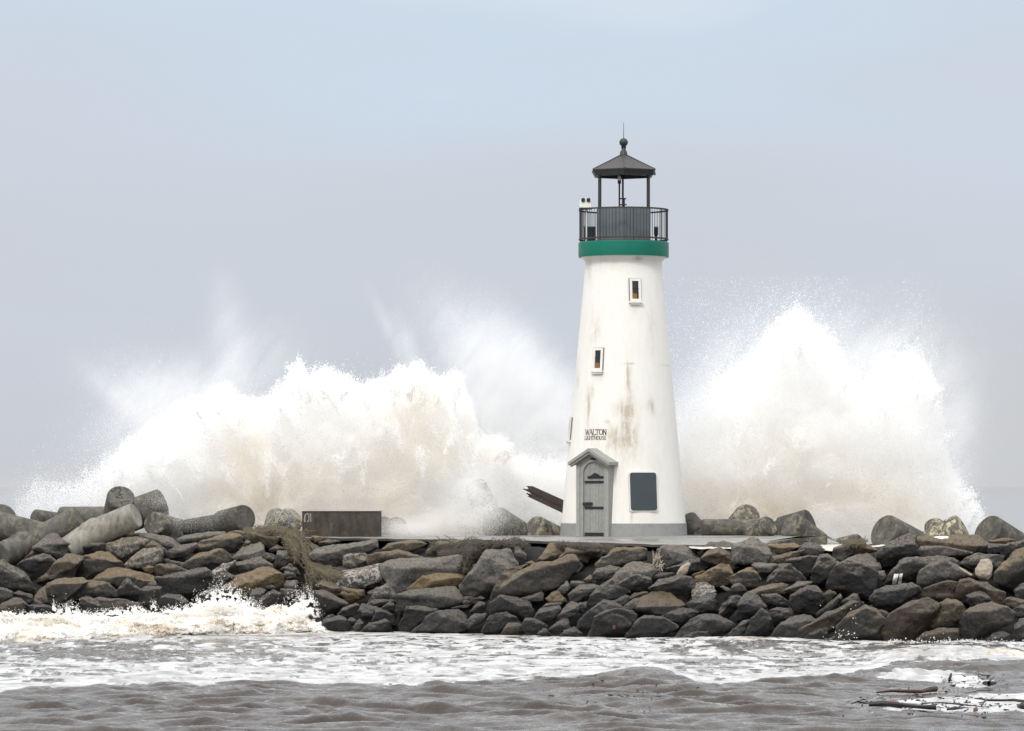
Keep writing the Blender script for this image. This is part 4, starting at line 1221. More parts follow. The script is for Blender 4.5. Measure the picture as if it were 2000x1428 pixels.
#        colour of the stone, share of tan cap, white speckle
TONE = {'d': ((0.044, 0.042, 0.041), 0.12, 0), 'k': ((0.032, 0.032, 0.033), 0.0, 0), 'g': ((0.092, 0.088, 0.082), 0.15, 0), 'l': ((0.155, 0.147, 0.136), 0.2, 0),
        'b': ((0.088, 0.070, 0.052), 0.45, 0), 't': ((0.08, 0.073, 0.065), 0.85, 0), 'T': ((0.115, 0.09, 0.06), 1.0, 0), 'o': ((0.14, 0.10, 0.05), 0.8, 0),
        'p': ((0.095, 0.082, 0.078), 0.15, 0), 'c': ((0.125, 0.115, 0.095), 0.35, 0.25), 'm': ((0.105, 0.09, 0.058), 0.5, 0), 'w': ((0.12, 0.115, 0.11), 0.2, 0.6),
        's': ((0.11, 0.10, 0.09), 0.1, 0.55), 'r': ((0.088, 0.058, 0.038), 0.35, 0)}
rock_jobs = []


def rock_hull(name, out, ridge, bias, seed):
    """A solid stone whose seen outline is OUT (photograph pixels) and whose front edge runs along RIDGE; it lies on the slope with its own depth."""
    r = random.Random(seed)
    us_, vs_ = [p[0] for p in out], [p[1] for p in out]
    u0, u1, v0, v1 = min(us_), max(us_), min(vs_), max(vs_)
    uc, vc = sum(us_) / len(us_), sum(vs_) / len(vs_)
    out = [(uc + (u - uc) * 1.07, vc + (v - vc) * 1.07) for u, v in out]
    us_, vs_ = [p[0] for p in out], [p[1] for p in out]
    u0, u1, v0, v1 = min(us_), max(us_), min(vs_), max(vs_)
    y0 = slope_y(uc, 0.5 * vc + 0.5 * v1) + bias * 0.55
    m = y0 / F
    w, h = (u1 - u0) * m, (v1 - v0) * m
    sz = min(w, h)

    def span(u):
        t, b = [], []
        n = len(out)
        for i in range(n):
            (a, va), (c, vb) = out[i], out[(i + 1) % n]
            if (a - u) * (c - u) <= 0 and a != c:
                t.append(va + (vb - va) * (u - a) / (c - a))
        return (min(t), max(t)) if t else (vc, vc)
    if not ridge:
        ridge = []
        k = r.uniform(0.3, 0.55)
        for f in (0.18, 0.42, 0.62, 0.84):
            u = u0 + f * (u1 - u0)
            a, b = span(u)
            ridge.append((u, a + (b - a) * min(0.75, max(0.18, k + r.uniform(-0.13, 0.13)))))
    ru = [p[0] for p in ridge]; rv = [p[1] for p in ridge]
    yr = y0 - 0.35 * sz
    pts = []
    mxd = 0
    for u, v in out:
        vr = float(np.interp(u, ru, rv))
        dv = (vr - v) * m
        du = max(0.0, ru[0] - u, u - ru[-1]) * m
        d = (1.7 * dv if dv > 0 else -0.58 * dv) + 0.55 * du + r.uniform(-.13, .13) * sz
        d = max(0.05 * sz, min(d, 1.1 * max(w, h)))
        mxd = max(mxd, d)
        pts.append((u, v, yr + d))
    for u, v in ridge: pts.append((u, v, yr + r.uniform(-0.10, 0.12) * sz))
    for f in (0.3, 0.6, 0.8):
        u = u0 + f * (u1 - u0) + r.uniform(-.06, .06) * (u1 - u0)
        a, b = span(u)
        vr = float(np.interp(u, ru, rv))
        v = vr + (b - vr) * r.uniform(0.45, 0.7)
        pts.append((u, v, yr + r.uniform(0.0, 0.12) * sz))
    for u, v in out:
        pts.append((uc + (u - uc) * 0.8, vc + (v - vc) * 0.8 + 0.06 * (v1 - v0), yr + mxd + 0.35 * sz))
    base = P(uc, v1, y0)
    b = bmesh.new()
    vs = [b.verts.new(P(*p) - base) for p in pts]
    res = bmesh.ops.convex_hull(b, input=vs)
    kill = [e for e in res['geom_interior'] + res['geom_unused'] if isinstance(e, bmesh.types.BMVert)]
    bmesh.ops.delete(b, geom=list(set(kill)), context='VERTS')
    # knock a few flat chips off the near side
    for _ in range(r.randint(3, 6)):
        nv = Vector((r.uniform(-0.7, 0.7), r.uniform(-1.3, -0.8), r.uniform(-0.6, 0.6))).normalized()
        ds = [v.co.dot(nv) for v in b.verts]
        hi, lo = max(ds), min(ds)
        cut = hi - (hi - lo) * r.uniform(0.03, 0.13)
        bmesh.ops.bisect_plane(b, geom=b.verts[:] + b.edges[:] + b.faces[:], plane_co=nv * cut, plane_no=nv, clear_outer=True)
        q = [Vector(v.co) for v in b.verts]
        b.clear()
        res = bmesh.ops.convex_hull(b, input=[b.verts.new(x) for x in q])
        kill = [e for e in res['geom_interior'] + res['geom_unused'] if isinstance(e, bmesh.types.BMVert)]
        bmesh.ops.delete(b, geom=list(set(kill)), context='VERTS')
    bmesh.ops.recalc_face_normals(b, faces=b.faces[:])
    me = bpy.data.meshes.new(name)
    b.to_mesh(me); b.free()
    o = link(name, me, None, None, base)
    md = o.modifiers.new('remesh', 'REMESH')
    md.mode = 'VOXEL'
    md.voxel_size = max(0.022, min(0.042, max(w, h) / 48))
    md.use_smooth_shade = True
    sm = o.modifiers.new('smooth', 'SMOOTH')
    sm.factor = 0.35
    sm.iterations = 1
    rock_jobs.append((o, seed, max(0.25, min(1.3, math.sqrt(w * h)))))
    return o, (w, h, y0)


def finish_rocks():
    dg = bpy.context.evaluated_depsgraph_get()
    dg.update()
    for o, seed, s in rock_jobs:
        me = bpy.data.meshes.new_from_object(o.evaluated_get(dg))
        old = o.data
        n = len(me.vertices)
        co = np.empty(n * 3, np.float32); me.vertices.foreach_get('co', co)
        no = np.empty(n * 3, np.float32); me.vertices.foreach_get('normal', no)
        co = co.reshape(-1, 3); no = no.reshape(-1, 3)
        p = co + seed * 3.17
        big = fbm(p * (1.5 / s), 3, 3) - 0.5
        rid = 1 - np.abs(2 * fbm(p * np.array([2.2, 2.2, 3.4]) / s, 4, 9) - 1)
        fine = fbm(p * 8, 4, 13, 0.6) - 0.5
        # bedding: thin shelves across the stone
        lay = vnoise(np.stack([p[:, 2] * 7 / s + big * 5, p[:, 0] * 0.6, p[:, 1] * 0.6], -1), 21) - 0.5
        d = (big * 0.055 + (rid - 0.75) * 0.06 + lay * 0.065) * s + fine * 0.05
        co = co + no * d[:, None]
        me.vertices.foreach_set('co', co.ravel())
        me.update()
        me.materials.clear()
        o.modifiers.clear()
        o.data = me
        bpy.data.meshes.remove(old)
        me.name = o.name
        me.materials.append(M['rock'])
        me.shade_smooth()


boulders = []
for i, line in enumerate(ROCKS.strip().splitlines()):
    cr_, tone, bias, lab, outs, rid = line.split('|')
    ox, oy, s_ = CROP[cr_]
    cv = lambda t: [(ox + float(a) / s_, oy + float(b) / s_) for a, b in (q.split(',') for q in t.split())]
    out, ridge = cv(outs), (cv(rid) if rid.strip() else None)
    o, (w_, h_, y_) = rock_hull('boulder', out, ridge, float(bias), i + 1)
    c, cap, spk = TONE[tone]
    k = random.Random(i).uniform(0.88, 1.14)
    k *= 0.70
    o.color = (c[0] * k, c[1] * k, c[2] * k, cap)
    o['speckle'] = float(spk)
    vb = max(p[1] for p in out)
    o['wet'] = 1.0 if vb > 1205 else (0.5 if vb > 1165 else 0.0)
    o['centre'] = (sum(p[0] for p in out) / len(out), sum(p[1] for p in out) / len(out))
    tag(o, lab, 'boulder', 'boulders of the jetty slope')
    boulders.append(o)

# small stones showing only in the dark gaps between the boulders
used_hosts = set()
for k in range(70):
    u = -30 + 2060 * (k + 0.5) / 70 + rnd.uniform(-12, 12)
    v = rnd.choice((1072, 1085, 1120, 1150, 1180, 1205)) + rnd.uniform(-12, 12)
    w = rnd.uniform(30, 58); h = w * rnd.uniform(0.5, 0.8)
    n = rnd.randint(6, 8)
    poly = [(u + w / 2 * math.cos(2 * math.pi * (j + rnd.uniform(-.2, .2)) / n), v + h / 2 * math.sin(2 * math.pi * (j + rnd.uniform(-.2, .2)) / n)) for j in range(n)]
    o, _ = rock_hull('rubble_stone', poly, None, 0.85, 500 + k)
    o.color = (0.07, 0.066, 0.062, 0.05)
    o['speckle'] = 0.0
    o['wet'] = 0.5
    near = sorted(boulders, key=lambda q: (q['centre'][0] - u) ** 2 + (q['centre'][1] - v) ** 2)
    host = next(q for q in near if q.name not in used_hosts and len(q['label'].split()) <= 12)
    used_hosts.add(host.name)
    tag(o, 'rubble stone wedged behind ' + host['label'], 'stone', 'rubble stones wedged between the boulders')
wood_jobs = []
for nm, lab, c_, outs, rid in (('driftwood_stump', 'weathered knotty driftwood stump hanging over a grey boulder at right', 'H', '1165,560 1170,520 1240,420 1330,410 1368,500 1352,590 1310,632 1262,628 1210,620', '1180,540 1260,450 1350,500'),
                               ('driftwood_splinter', 'ragged pale splinter standing up beside the small ochre stone', 'F', '785,550 810,480 850,425 935,380 962,395 940,450 900,545', '800,530 870,450 950,400')):
    ox, oy, s_ = CROP[c_]
    cv = lambda t: [(ox + float(a) / s_, oy + float(b) / s_) for a, b in (q.split(',') for q in t.split())]
    o, _ = rock_hull(nm, cv(outs), cv(rid), -1.0, 900 + len(wood_jobs))
    tag(o, lab, 'driftwood'); wood_jobs.append(o)
finish_rocks()
for o in wood_jobs:
    o.data.materials.clear(); o.data.materials.append(M['driftwood'])
# white bars painted on one boulder
mk = next(o for o in boulders if 'two white bars' in o['label'])
hb = Vector()
dg = bpy.context.evaluated_depsgraph_get()


def on_rock(o, u, v, lift=0.012):
    org = Vector((0, 0, H))
    d = (P(u, v, 100) - org).normalized()
    mi = o.matrix_basis.inverted()
    ok, loc, nrm, _i = o.ray_cast(mi @ org, (mi.to_3x3() @ d).normalized(), depsgraph=dg)
    return loc - (mi.to_3x3() @ d).normalized() * lift if ok else None


def paint_patch(o, poly, mat, name='painted_mark', lift=0.014, nn=7):
    """poly: four corners in pixels; drapes a small flat print over the stone"""
    b = bmesh.new()
    (a, bb, c, d) = poly
    G = []
    for i in range(nn):
        row = []
        for j in range(nn):
            s, t = i / (nn - 1), j / (nn - 1)
            u = (a[0] * (1 - s) + bb[0] * s) * (1 - t) + (d[0] * (1 - s) + c[0] * s) * t
            v = (a[1] * (1 - s) + bb[1] * s) * (1 - t) + (d[1] * (1 - s) + c[1] * s) * t
            p = on_rock(o, u, v, lift)
            row.append(b.verts.new(p) if p is not None else None)
        G.append(row)
    for i in range(nn - 1):
        for j in range(nn - 1):
            q = (G[i][j], G[i + 1][j], G[i + 1][j + 1], G[i][j + 1])
            if all(x is not None for x in q): b.faces.new(q)
    return build(name, b, mat, o)


bpy.context.view_layer.update()
hx = lambda x, y: (1700 + x / 5.713, 1020 + y / 5.713)
paint_patch(mk, (hx(265, 575), hx(316, 577), hx(288, 697), hx(240, 692)), M['paint_white'])
paint_patch(mk, (hx(328, 573), hx(361, 572), hx(342, 695), hx(303, 697)), M['paint_white'])
sl = next(o for o in boulders if 'white scraps' in o['label'])
for q in (((700, 165), (780, 155), (860, 160), (800, 190)), ((820, 158), (870, 160), (868, 178), (812, 182))):
    paint_patch(sl, [hx(*p) for p in q], M['paint_white'], 'white_scrap')
ob = next(o for o in boulders if 'one orange spot' in o['label'])
M['orange_spot'] = simple('orange_lichen_spot', (0.17, 0.085, 0.05), 0.9, 0.7, 30)
ex = lambda x, y: (960 + x / 6.4923, 1030 + y / 6.4923)
paint_patch(ob, [ex(*p) for p in ((1530, 1245), (1568, 1238), (1572, 1285), (1540, 1290))], M['orange_spot'], 'lichen_spot')

# ------------------------------------------------------------------ concrete armour units on the crest
tet_jobs = []


def tetrapod(label, hub, legs, shade=1.0, speckle=0.1, tint=(1, 1, 1), mat='tetra'):
    """hub = (u, v, radius px, distance); legs = [(u, v, tip radius px, distance offset of the tip)]"""
    hu, hv, hr, y = hub
    root = P(hu, hv, y)
    b = bmesh.new()
    m = y / F
    bmesh.ops.create_icosphere(b, subdivisions=3, radius=hr * m * 1.04)
    tips = []
    for u, v, r, dy in legs:
        t = P(u, v, y + dy) - root
        ax = t.normalized()
        q = ax.to_track_quat('Z', 'Y').to_matrix().to_4x4()
        rr = r * (y + dy) / F
        # a slightly chamfered cone frustum
        rb = max(hr * m, rr * 1.08)
        L = t.length
        prof = [(0, 0), (rb, 0), (rr * 1.0, L - 0.035), (rr - 0.03, L), (0, L)]
        seg = 40
        rings = []
        for pr, pz in prof:
            if pr == 0: rings.append([b.verts.new(q @ Vector((0, 0, pz)))])
            else: rings.append([b.verts.new(q @ Vector((pr * math.cos(2 * math.pi * i / seg), pr * math.sin(2 * math.pi * i / seg), pz))) for i in range(seg)])
        for A, B in zip(rings, rings[1:]):
            for i in range(seg):
                j = (i + 1) % seg
                if len(A) == 1: b.faces.new((A[0], B[j], B[i]))
                elif len(B) == 1: b.faces.new((A[i], A[j], B[0]))
                else: b.faces.new((A[i], A[j], B[j], B[i]))
        tips.append((t, ax, rr))
    o = build('concrete_tetrapod', b, M[mat], None, root)
    md = o.modifiers.new('remesh', 'REMESH')
    md.mode = 'VOXEL'; md.voxel_size = 0.026; md.use_smooth_shade = True
    sm = o.modifiers.new('smooth', 'SMOOTH'); sm.factor = 0.5; sm.iterations = 2
    o.color = (tint[0] * shade, tint[1] * shade, tint[2] * shade, 1)
    o['speckle'] = speckle
    tag(o, label, 'concrete tetrapod', 'concrete tetrapods along the crest')
    return o, tips


tetrapod('huge dark branching concrete unit cut by the left edge', (86, 1050, 27, 117.2), [(-34, 1018, 27, -.3), (155, 1011, 25, -.15), (2, 1084, 25, -1.0), (120, 1105, 25, 1.2)], 0.92, .12)
tetrapod('round topped concrete end behind the huge branching unit, far left', (-24, 1040, 28, 119.4), [(8, 1010, 29, -.9), (-60, 1060, 26, .3), (-20, 1080, 26, .2), (-20, 1040, 24, 1.3)], 0.9, .12)
tetrapod('far concrete leg peeping over the huge branching unit', (118, 1022, 20, 119.4), [(66, 1013, 19, -.5), (150, 1040, 19, .6), (120, 1050, 19, -1), (125, 990 + 45, 18, 1.0)], 0.85, .1)
num, ntips = tetrapod('concrete unit with letters scratched on its upturned round end', (228, 1018, 29, 118.6), [(236, 970, 27.5, -.95), (318, 983, 30, .55), (118, 1004, 15, .9), (215, 1060, 26, -.2)], 0.95, .1)
tetrapod('pale whitewashed concrete leg pointing right above the rocks', (176, 1046, 28, 116.9), [(266, 1006, 25.5, -.42), (130, 1075, 25, -.3), (180, 1090, 25, .5), (185, 1030, 20, 1.4)], 2.3, .15, (1, 1, .97))
tetrapod('short mottled concrete end beside the pale whitewashed leg', (326, 1034, 26, 118.8), [(301, 1022, 23, -.9), (345, 1060, 24, .4), (350, 1035, 22, 1.2), (320, 1070, 24, -.1)], 1.0, .35)
tetrapod('low concrete unit with a flat round end left of the grey concrete box', (436, 1024, 22, 118.9), [(478, 1011, 26, -.95), (342, 1031, 13, .1), (430, 1065, 20, .2), (450, 1020, 18, 1.4)], 0.72, .03)
tetrapod('spray soaked concrete leg left of the grey concrete box', (538, 1044, 27, 119.2), [(572, 1012, 25, -.5), (510, 1065, 25, -.2), (560, 1070, 25, .8), (540, 1010, 20, 1.6)], 0.65, .5)
tetrapod('dark unit half lost in spray right of the grey concrete box', (772, 1050, 26, 121.5), [(742, 1030, 25, -.5), (800, 1070, 24, .1), (775, 1030, 22, 1.0), (760, 1080, 24, -.2)], 0.6, .1)
tetrapod('ghostly concrete end showing through the spray cloud', (950, 1000, 27, 124.5), [(928, 948, 22, -.6), (990, 1030, 25, .3), (905, 1040, 25, .2), (955, 1010, 22, 1.5)], 0.55, .2)
tetrapod('pointed concrete unit with a mottled face, misted on its left', (1010, 1050, 33, 120.6), [(966, 1019, 32, -.75), (1040, 1080, 30, .2), (1000, 1090, 30, -.3), (1040, 1060, 28, 1.2)], 0.85, .22)
tetrapod('mottled stub of concrete between pointed unit and lighthouse', (1085, 1054, 27, 120.8), [(1043, 1030, 25, -.7), (1110, 1060, 24, .6), (1090, 1085, 26, .1), (1095, 1050, 22, 1.3)], 0.9, .4)
tetrapod('dark concrete wedge touching the right foot of the lighthouse', (1362, 1046, 22, 121.2), [(1338, 1016, 24, .3), (1395, 1050, 18, .4), (1360, 1080, 20, -.2), (1370, 1045, 18, 1.2)], 0.6, .05)
tetrapod('long horizontal concrete leg lying behind the pavement', (1482, 1034, 20, 120.0), [(1371, 1031, 17.5, -.25), (1510, 1060, 18, .5), (1485, 1065, 18, -.1), (1490, 1040, 17, 1.3)], 0.85, .15)
tetrapod('round mottled concrete end above the long horizontal leg', (1442, 1034, 26, 121.8), [(1459, 1009, 26.5, -1.15), (1410, 1050, 24, .5), (1450, 1075, 24, .4), (1440, 1040, 22, 1.4)], 1.05, .45)
tetrapod('squat concrete leg leaning right beside the long horizontal one', (1474, 1047, 19, 118.7), [(1504, 1026, 21, -.45), (1460, 1080, 18, .1), (1490, 1075, 18, .4), (1470, 1045, 16, 1.0)], 0.8, .3)
tetrapod('dark unit with a big round end facing right, right of lighthouse', (1530, 1044, 30, 120.4), [(1584, 1026, 33, -.35), (1500, 1040, 18, .6), (1540, 1085, 28, .2), (1520, 1050, 26, 1.3)], 0.62, .04)
tetrapod('sloping concrete leg with white scabs in front of the dark disc', (1596, 1066, 26, 118.8), [(1544, 1025, 27, -.55), (1640, 1085, 24, .3), (1590, 1100, 26, .1), (1610, 1070, 24, 1.1)], 0.78, .22)
tetrapod('low concrete leg with a speckled end behind the ochre cap', (1640, 1072, 18, 116.2), [(1676, 1062, 20, -.6), (1610, 1072, 10, .2), (1650, 1100, 18, 0), (1650, 1075, 15, 1.0)], 0.85, .4)
tetrapod('big smooth concrete leg with a crack across its round end', (1786, 1072, 31, 117.2), [(1725, 1037, 35, -.75), (1830, 1095, 30, .3), (1780, 1115, 30, 0), (1800, 1075, 28, 1.2)], 0.85, .12)
tetrapod('yellow lichened concrete leg jutting over the brown crest slab', (1815, 1067, 27, 117.2), [(1880, 1030, 29, -.35), (1790, 1100, 26, .1), (1840, 1100, 26, .5), (1815, 1070, 24, 1.2)], 1.15, .95)
tetrapod('thin rim of a concrete unit behind the yellow lichened one', (1830, 1058, 22, 119.2), [(1826, 1027, 21, .6), (1850, 1080, 20, .5), (1800, 1075, 20, .3), (1840, 1060, 19, 1.4)], 0.7, .5)
tetrapod('rightmost dark concrete leg against the open sea', (1978, 1072, 33, 117.4), [(1928, 1037, 35, -.65), (2030, 1090, 30, .3), (1970, 1115, 30, 0), (1990, 1075, 28, 1.2)], 0.72, .12)

# letters scratched into the upturned end
t_, ax_, rr_ = ntips[0]
ex_ = Vector((1, 0, 0)); ex_ = (ex_ - ax_ * ex_.dot(ax_)).normalized()
ey_ = ax_.cross(ex_)
if ey_.z < 0: ey_ = -ey_
bm = bmesh.new()
for st in ([(430, 345), (445, 385), (475, 378), (500, 362)], [(520, 335), (530, 300), (565, 282), (610, 283), (650, 318), (640, 350), (600, 400)], [(545, 495), (640, 430), (710, 500), (545, 495)],
           [(590, 408), (640, 430), (705, 405)], [(860, 535), (760, 552), (660, 580), (715, 630)]):
    for (a, b_), (c, d) in zip(st, st[1:]):
        p = t_ + ex_ * ((a - 655) / 320 * rr_) + ey_ * (-(b_ - 465) / 240 * rr_)
        q = t_ + ex_ * ((c - 655) / 320 * rr_) + ey_ * (-(d - 465) / 240 * rr_)
        p += ax_ * 0.004; q += ax_ * 0.004
        dd = (q - p).normalized(); nn = ax_.cross(dd) * 0.011
        e = dd * 0.007
        vs = [bm.verts.new(w) for w in (p - e + nn, p - e - nn, q + e - nn, q + e + nn)]
        bm.faces.new(vs)
        vs2 = [bm.verts.new(w - ax_ * 0.02) for w in (p - e + nn, p - e - nn, q + e - nn, q + e + nn)]
        for i in range(4): bm.faces.new((vs[i], vs2[i], vs2[(i + 1) % 4], vs[(i + 1) % 4]))
build('scratched_letters', bm, M['dark_groove'], num)

# ------------------------------------------------------------------ concrete box, slab, timber
c0, c1 = P(590, 1048, 117.4), P(743, 1048, 117.4)
top = P(590, 1000, 117.4).z
cb = empty('concrete_box', (c0.x, 117.4, DECK - 0.05))
tag(cb, 'long dark grey concrete box standing on the pavement edge', 'concrete box')
w = c1.x - c0.x
bm = bmesh.new()
add_box(bm, (w / 2, 0.5, (top - DECK) / 2), (w, 1.0, top - DECK + 0.1), bevel=0.012)
o = build('box_body', bm, M['block'], cb); o['speckle'] = 0.0; o.color = (1.08, 1.0, 0.9, 1)
bm = bmesh.new()
add_box(bm, (w / 2, 0.5, top - DECK + 0.058), (w + 0.02, 1.02, 0.025), bevel=0.006)
o = build('top_edge', bm, M['block'], cb); o['speckle'] = 0.0; o.color = (0.45, 0.45, 0.45, 1)
bm = bmesh.new()
def blk(x, z): return Vector((x / 10.53 / 65.0 * 0.978, -0.004, top - DECK + 0.05 - (z - 150) / 10.53 / 66.4))
# a pale stencil: two bars and a ring between them
for poly in ([(188, 300), (205, 200), (228, 185), (215, 300), (225, 355), (190, 355)], [(305, 190), (335, 175), (338, 350), (318, 350), (322, 230), (308, 225)],
             [(232, 180), (262, 172), (270, 200), (250, 215)], [(262, 172), (290, 195), (278, 210), (262, 195)], [(280, 205), (300, 240), (300, 330), (285, 320)], [(285, 320), (300, 330), (270, 356), (240, 350), (262, 335)]):
    bm.faces.new([bm.verts.new(blk(a - 150, b_)) for a, b_ in poly])
build('stencil_mark', bm, simple('faded_stencil_paint', (0.30, 0.29, 0.25), 0.8, 0.6, 30), cb)

a, b_ = P(1500, 1062, 111.6), P(1614, 1049, 112.6)
sl_ = empty('concrete_slab', P(1560, 1062, 112.3))
tag(sl_, 'tilted concrete slab at the right end of the pavement', 'slab')
bm = bmesh.new()
org = P(1560, 1062, 112.3)
top_ = [P(1496, 1061.5, 111.2), P(1562, 1051, 111.2), P(1614, 1048.5, 111.2), P(1616, 1047, 113.0), P(1560, 1047.5, 113.0), P(1505, 1056, 113.0)]
tv = [bm.verts.new(p - org) for p in top_]
bv = [bm.verts.new(p - org - Vector((0, 0, 0.235 if i != 0 and i != 5 else 0.16))) for i, p in enumerate(top_)]
bm.faces.new(tv); bm.faces.new(bv[::-1])
for i in range(6): bm.faces.new((tv[i], bv[i], bv[(i + 1) % 6], tv[(i + 1) % 6]))
o = build('slab_body', bm, M['block'], sl_); o['speckle'] = 0.25; o.color = (1.35, 1.35, 1.3, 1)

# broken timber propped behind the lighthouse
ty = 122.3
A, B = P(1030, 957, ty - 0.2), P(1185, 1030, ty + 0.4)
ax = (B - A).normalized()
upv = Vector((0, 0, 1)); upv = (upv - ax * upv.dot(ax)).normalized()
sdv = ax.cross(upv).normalized()
bt = empty('broken_timber', A)
tag(bt, 'splintered dark beam sticking up from behind the lighthouse', 'timber')
for nm, lo, hi, dd, jag in (('beam', -0.02, 0.16, 0.0, (-.12, .0, .05, -.05, .08)), ('split_plank', -0.17, -0.03, -0.015, (.10, .16, .02, .2, .12))):
    b2 = bmesh.new()
    L = (B - A).length
    prof = []
    n = 5
    endp = [(jag[i], lo + (hi - lo) * i / (n - 1)) for i in range(n)]
    poly = endp + [(L, hi + 0.05), (L, lo - 0.02)]
    f_ = [b2.verts.new(ax * x + upv * (z + 0.02 * math.sin(x * 3)) + sdv * (-0.14 + dd)) for x, z in poly]
    k_ = [b2.verts.new(ax * (x + (0.06 if i in (1, 3) else -0.02 if i < 5 else 0)) + upv * z + sdv * (0.14 + dd)) for i, (x, z) in enumerate(poly)]
    b2.faces.new(f_); b2.faces.new(k_[::-1])
    for i in range(len(poly)): b2.faces.new((f_[i], k_[i], k_[(i + 1) % len(poly)], f_[(i + 1) % len(poly)]))
    build(nm, b2, M['timber'], bt)


# ------------------------------------------------------------------ weed, driftwood, floating debris
def front_y(u, v): return slope_y(u, v) - 0.55


def strand_mass(name, lab, cat, mat, paths, n, seed, wpx=1.6, lift=0.0):
    """many thin crossing strands laid along the given (u, v, half width px) paths on the slope"""
    r = random.Random(seed)
    b = bmesh.new()
    for _ in range(n):
        path = r.choice(paths)
        k = r.uniform(0, len(path) - 1.001)
        i, t = int(k), k - int(k)
        u = path[i][0] * (1 - t) + path[i + 1][0] * t
        v = path[i][1] * (1 - t) + path[i + 1][1] * t
        hw = path[i][2] * (1 - t) + path[i + 1][2] * t
        du, dv = path[i + 1][0] - path[i][0], path[i + 1][1] - path[i][1]
        ln = math.hypot(du, dv); du /= ln; dv /= ln
        off = r.gauss(0, 0.45) * hw
        u += -dv * off; v += du * off
        ang = math.atan2(dv, du) + r.gauss(0, 0.55)
        L = r.uniform(8, 26)
        dep = r.uniform(0.0, 0.22) + 0.16 * (1 - min(1.0, abs(off) / max(hw, 1)))
        prev = None
        c = r.uniform(-0.25, 0.25)
        for s in range(5):
            x = (s / 4 - 0.5) * L
            uu, vv = u + math.cos(ang + c * s) * x, v + math.sin(ang + c * s) * x + 0.02 * x * x * 0.15
            y = front_y(uu, vv) + 0.30 - dep - lift
            ww = wpx * (1 - abs(s - 2) / 2.6)
            nx, ny = -math.sin(ang), math.cos(ang)
            p, q = P(uu + nx * ww / 2, vv + ny * ww / 2, y), P(uu - nx * ww / 2, vv - ny * ww / 2, y + 0.01)
            cur = (b.verts.new(p), b.verts.new(q))
            if prev: b.faces.new((prev[0], prev[1], cur[1], cur[0]))
            prev = cur
    o = build(name, b, M[mat], None)
    return tag(o, lab, cat, None, 'stuff')


strand_mass('seaweed', 'trail of dry olive brown seaweed hanging from crest toward the splash', 'seaweed', 'weed',
            [[(570, 1040, 16), (590, 1058, 20), (598, 1085, 12), (606, 1105, 12), (612, 1130, 13), (600, 1155, 9), (585, 1178, 8)],
             [(605, 1100, 10), (630, 1118, 12), (665, 1124, 8)], [(480, 1038, 6), (540, 1036, 8), (590, 1050, 12)], [(560, 1050, 12), (580, 1075, 12), (575, 1092, 8)]], 3000, 5, 1.5)
strand_mass('seaweed', 'dark matted seaweed hanging over the crest left of the lighthouse', 'seaweed', 'weed_dark',
            [[(845, 1066, 10), (880, 1064, 12), (930, 1060, 10), (985, 1060, 8), (1030, 1062, 8)], [(860, 1080, 8), (900, 1076, 12), (930, 1072, 9)], [(925, 1070, 8), (912, 1092, 8), (905, 1112, 6)],
             [(1090, 1063, 2), (1140, 1066, 2), (1200, 1070, 2)]], 2300, 6, 1.5)
strand_mass('dry_weed', 'short tuft of dry yellow weed on the ochre capped crest stone', 'weed', 'weed', [[(1655, 1062, 6), (1690, 1060, 6)]], 260, 8, 1.2, 0.1)


def shard_pile(name, lab, cat, mat, u, v, su, sv, n, seed, ang=1.2, Lr=(8, 20), wr=(1.5, 3.5)):
    r = random.Random(seed)
    root = empty(name, P(u, v, front_y(u, v)))
    tag(root, lab, cat)
    base = root.location.copy()
    for k in range(n):
        b = bmesh.new()
        uu, vv = u + r.uniform(-su, su), v + r.uniform(-sv, sv)
        a = ang + r.uniform(-0.9, 0.9)
        L, w_ = r.uniform(*Lr), r.uniform(*wr)
        y = front_y(uu, vv) + r.uniform(-0.12, 0.1)
        p, q = P(uu - math.cos(a) * L / 2, vv + math.sin(a) * L / 2, y) - base, P(uu + math.cos(a) * L / 2, vv - math.sin(a) * L / 2, y + r.uniform(-.2, .2)) - base
        add_cyl(b, p, q, w_ / 2 / 70, w_ / 5 / 70, seg=5)
        build('splinter', b, M[mat], root)
    return root


shard_pile('driftwood_pile', 'nest of bleached wood splinters under the wet topped brown boulder', 'driftwood', 'driftwood', 1284, 1096, 9, 13, 34, 3, 1.3, (8, 22), (1.5, 3.2))


def limb(b, pts, rad, seg=8, lumps=0.12, seed=0):
    r = random.Random(seed)
    prev = None
    for i, p in enumerate(pts):
        d = (pts[min(i + 1, len(pts) - 1)] - pts[max(i - 1, 0)]).normalized()
        q = d.to_track_quat('Z', 'Y').to_matrix()
        ra = rad[i] if isinstance(rad, (list, tuple)) else rad
        cur = [b.verts.new(p + q @ Vector((ra * (1 + r.uniform(-lumps, lumps)) * math.cos(2 * math.pi * k / seg), ra * (1 + r.uniform(-lumps, lumps)) * math.sin(2 * math.pi * k / seg), 0))) for k in range(seg)]
        if prev:
            for k in range(seg): b.faces.new((prev[k], prev[(k + 1) % seg], cur[(k + 1) % seg], cur[k]))
        else: b.faces.new(cur[::-1])
        prev = cur
    b.faces.new(prev)


# ragged driftwood splinter standing between boulders, stump at far right, white plank edge
def wood(name, lab, cat, mat, pix, rad_px, yoff=0.0, seed=1, seg=9, lumps=0.2):
    ps = [P(u, v, front_y(u, v) - yoff + (w[0] if w else 0)) for u, v, *w in pix]
    base = ps[0].copy()
    b = bmesh.new()
    limb(b, [p - base for p in ps], [x / 70.0 for x in rad_px], seg, lumps, seed)
    o = build(name, b, M[mat], None, base, smooth=True, sharp=50)
    return tag(o, lab, cat)


